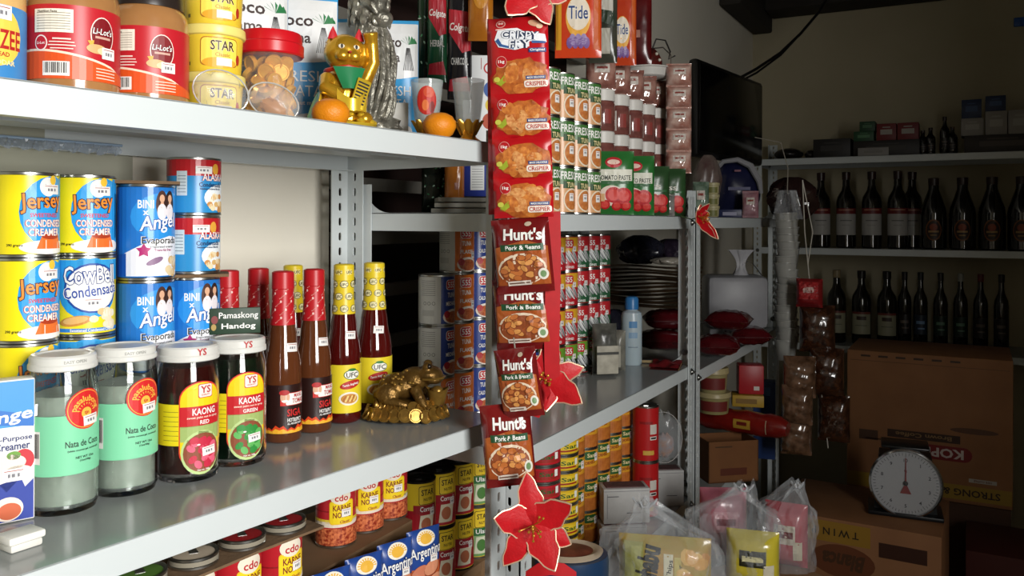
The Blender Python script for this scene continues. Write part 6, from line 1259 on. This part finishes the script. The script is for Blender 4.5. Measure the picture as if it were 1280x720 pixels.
# ---- coffee cartons, printed upside down
cart = M('9a6a44', .75, noise=('865a38', 8, .3))
def coffee(label, X, Y, z, w, d, h, top, rz):
    t = thing('coffee_carton', label, 'box', (X, Y, z), rz, 'brown coffee cartons'); MB().rbox(-w / 2, w / 2, 0, d, 0, h, .004).build('carton_body', cart, t); P = Print(); R_ = PI
    if top:
        P.rect(0, h * .93, w * .96, h * .004, M('6a4428'), 1); P.rrect(w * .04, h * .33, w * .46, h * .10, h * .05, M('7a1c1c'), 2); P.text('KOPIKO', w * .04, h * .33, h * .066, M('c8b8b0'), 3, w=w * .36, rot=R_, bold=.03); P.rect(-w * .02, h * .43, w * .44, h * .055, M('3a2418'), 1); P.text('Brown Coffee', -w * .02, h * .43, h * .03, M('8a6a44'), 2, w=w * .34, rot=R_)
        P.rect(0, h * .075, w * .99, h * .10, M('9a7a2a'), 1); P.text('STRONG & RICH', w * .18, h * .075, h * .048, M('2a1c12'), 2, w=w * .50, rot=R_); P.rect(w * .33, h * .165, w * .16, h * .026, M('b0a89c'), 1); P.text('100% COFFEE', w * .33, h * .165, h * .014, M('6a3a2a'), 2, rot=R_); P.rect(-w * .36, h * .40, w * .12, h * .07, M('4a3020'), 1); P.rect(-w * .28, h * .375, w * .20, h * .008, M('4a3020'), 1); P.ell(w * .28, h * .50, w * .14, h * .02, M('5a3a26'), 1)
        for k in range(6): P.rect(-w * .38 + k * w * .11, h * .965, w * .06, h * .014, M('3a2618'), 1)
    else:
        P.rect(-w * .20, h * .935, w * .58, h * .10, M('9a7426'), 1); P.text('T W I N  P A C K', -w * .22, h * .935, h * .036, M('2a1c10'), 2, w=w * .48, rot=R_); P.rect(w * .28, h * .89, w * .28, h * .07, M('3a1c10'), 1); P.text('Blanca', -w * .08, h * .80, h * .08, M('4a2e1a'), 2, w=w * .26, rot=R_, shear=.2, bold=.04); P.ell(-w * .08, h * .80, w * .20, h * .08, M('6a3a20'), 1); P.rect(0, h * .3, w * .8, h * .3, M('6a2a1a'), 1)
    P.build('carton_print', flat(0), t.children[0], gx=0); MB().box(-.03, .03, -.0008, -.0003, h * .05, h * .5).build('tape_strip', M('a8845c', .35), t) if not top else None
    return t
coffee('brown coffee carton standing upside down with a red logo panel', 3.33, .140, .470, .53, .36, .51, True, math.radians(-90)); 
t = thing('cardboard_box', 'dark carton hidden under the upside-down coffee carton', 'box', (3.33, .14, 0), math.radians(-90)); MB().rbox(-.26, .26, 0, .36, 0, .469, .004).build('carton_body', M('4a3020', .8), t); MB().box(-.03, .03, -.0008, -.0003, 0, .469).build('tape_strip', M('7a5a3a', .4), t)
coffee('brown twin pack coffee carton with the weighing scale on it', 2.58, .290, 0, .44, .36, .592, False, math.radians(-90) - .03)
t = thing('cardboard_box', 'dim reddish carton right of the twin pack carton', 'box', (2.95, -.135, 0), math.radians(-90)); MB().rbox(-.15, .12, 0, .3, 0, .44, .004).build('carton_body', M('4a1a14', .7), t); MB().box(-.12, .06, -.001, -.0003, .25, .36).build('carton_label', M('3a3020', .6), t)
# ---- spring scale
t = thing('spring_scale', 'round dial spring scale on the twin pack carton', 'scale', (2.700, .168, .5935), to_eye(2.70, .168, 2))
MB().prism([(-.085, 0), (.085, 0), (.07, .17), (-.07, .17)], .012, .10, axis='y').build('case', M('14181c', .4), t, smooth=False); MB().rbox(-.10, .10, -.02, .11, 0, .012, .003).build('foot_plate', M('121418', .4), t); MB().rbox(-.04, .04, .03, .09, .17, .190, .004).build('neck', M('121214', .4), t); MB().rbox(-.065, .065, .014, .12, .1905, .199, .004).build('weighing_plate', M('17181a', .35), t)
dz = .100
o = MB().lathe([(0, 0), (.092, 0), (.096, .004), (.096, .022), (0, .022)], 48).xf(Matrix.Translation((0, .012, dz)) @ Matrix.Rotation(PI / 2, 4, 'X')).build('dial_plate', M('b4b6ba', .5), t)
MB().lathe([(.093, .020), (.0985, .022), (.0985, .030), (.094, .032), (.092, .028)], 48).xf(Matrix.Translation((0, .012, dz)) @ Matrix.Rotation(PI / 2, 4, 'X')).build('chrome_rim', M('a8aaac', .15, metal=1), t)
P = Print()
for k in range(60):
    a = 2 * PI * k / 60; r0 = .080 if k % 6 else .076
    P.poly([(r0 * math.sin(a - .008), dz + r0 * math.cos(a - .008)), (.087 * math.sin(a - .008), dz + .087 * math.cos(a - .008)), (.087 * math.sin(a + .008), dz + .087 * math.cos(a + .008)), (r0 * math.sin(a + .008), dz + r0 * math.cos(a + .008))], M('3a3a3e'), 1)
for k in range(10): a = 2 * PI * k / 10; P.text(str(k) if k else '10', .066 * math.sin(a), dz + .066 * math.cos(a), .010, M('2a2a2e'), 1)
P.text('kg', 0, dz + .035, .008, M('7a2a2a'), 1); P.build('dial_print', flat(-.010), o, gx=0)
nd = MB().prism([(-.0022, -.012), (.0022, -.012), (.0010, .074), (-.0010, .074)], -.013, -.0118); nd.prism([(-.015, -.030), (.015, -.030), (.004, -.006), (-.004, -.006)], -.013, -.0118); nd.v = [(a, b, c + dz) for a, b, c in nd.v]; nd.build('needle', M('8a2424', .4), t, smooth=False); MB().lathe([(0, .006), (.006, .005), (.007, 0)], 14).xf(Matrix.Translation((0, -.0118, dz)) @ Matrix.Rotation(PI / 2, 4, 'X')).build('hub', M('2a2a2c', .3, metal=.6), t)
MB().lathe([(0, .003), (.05, .0022), (.0915, 0)], 40).xf(Matrix.Translation((0, -.0165, dz)) @ Matrix.Rotation(PI / 2, 4, 'X')).build('dial_glass', M('c8ccd0', .04, alpha=.10, coat=.6), t)
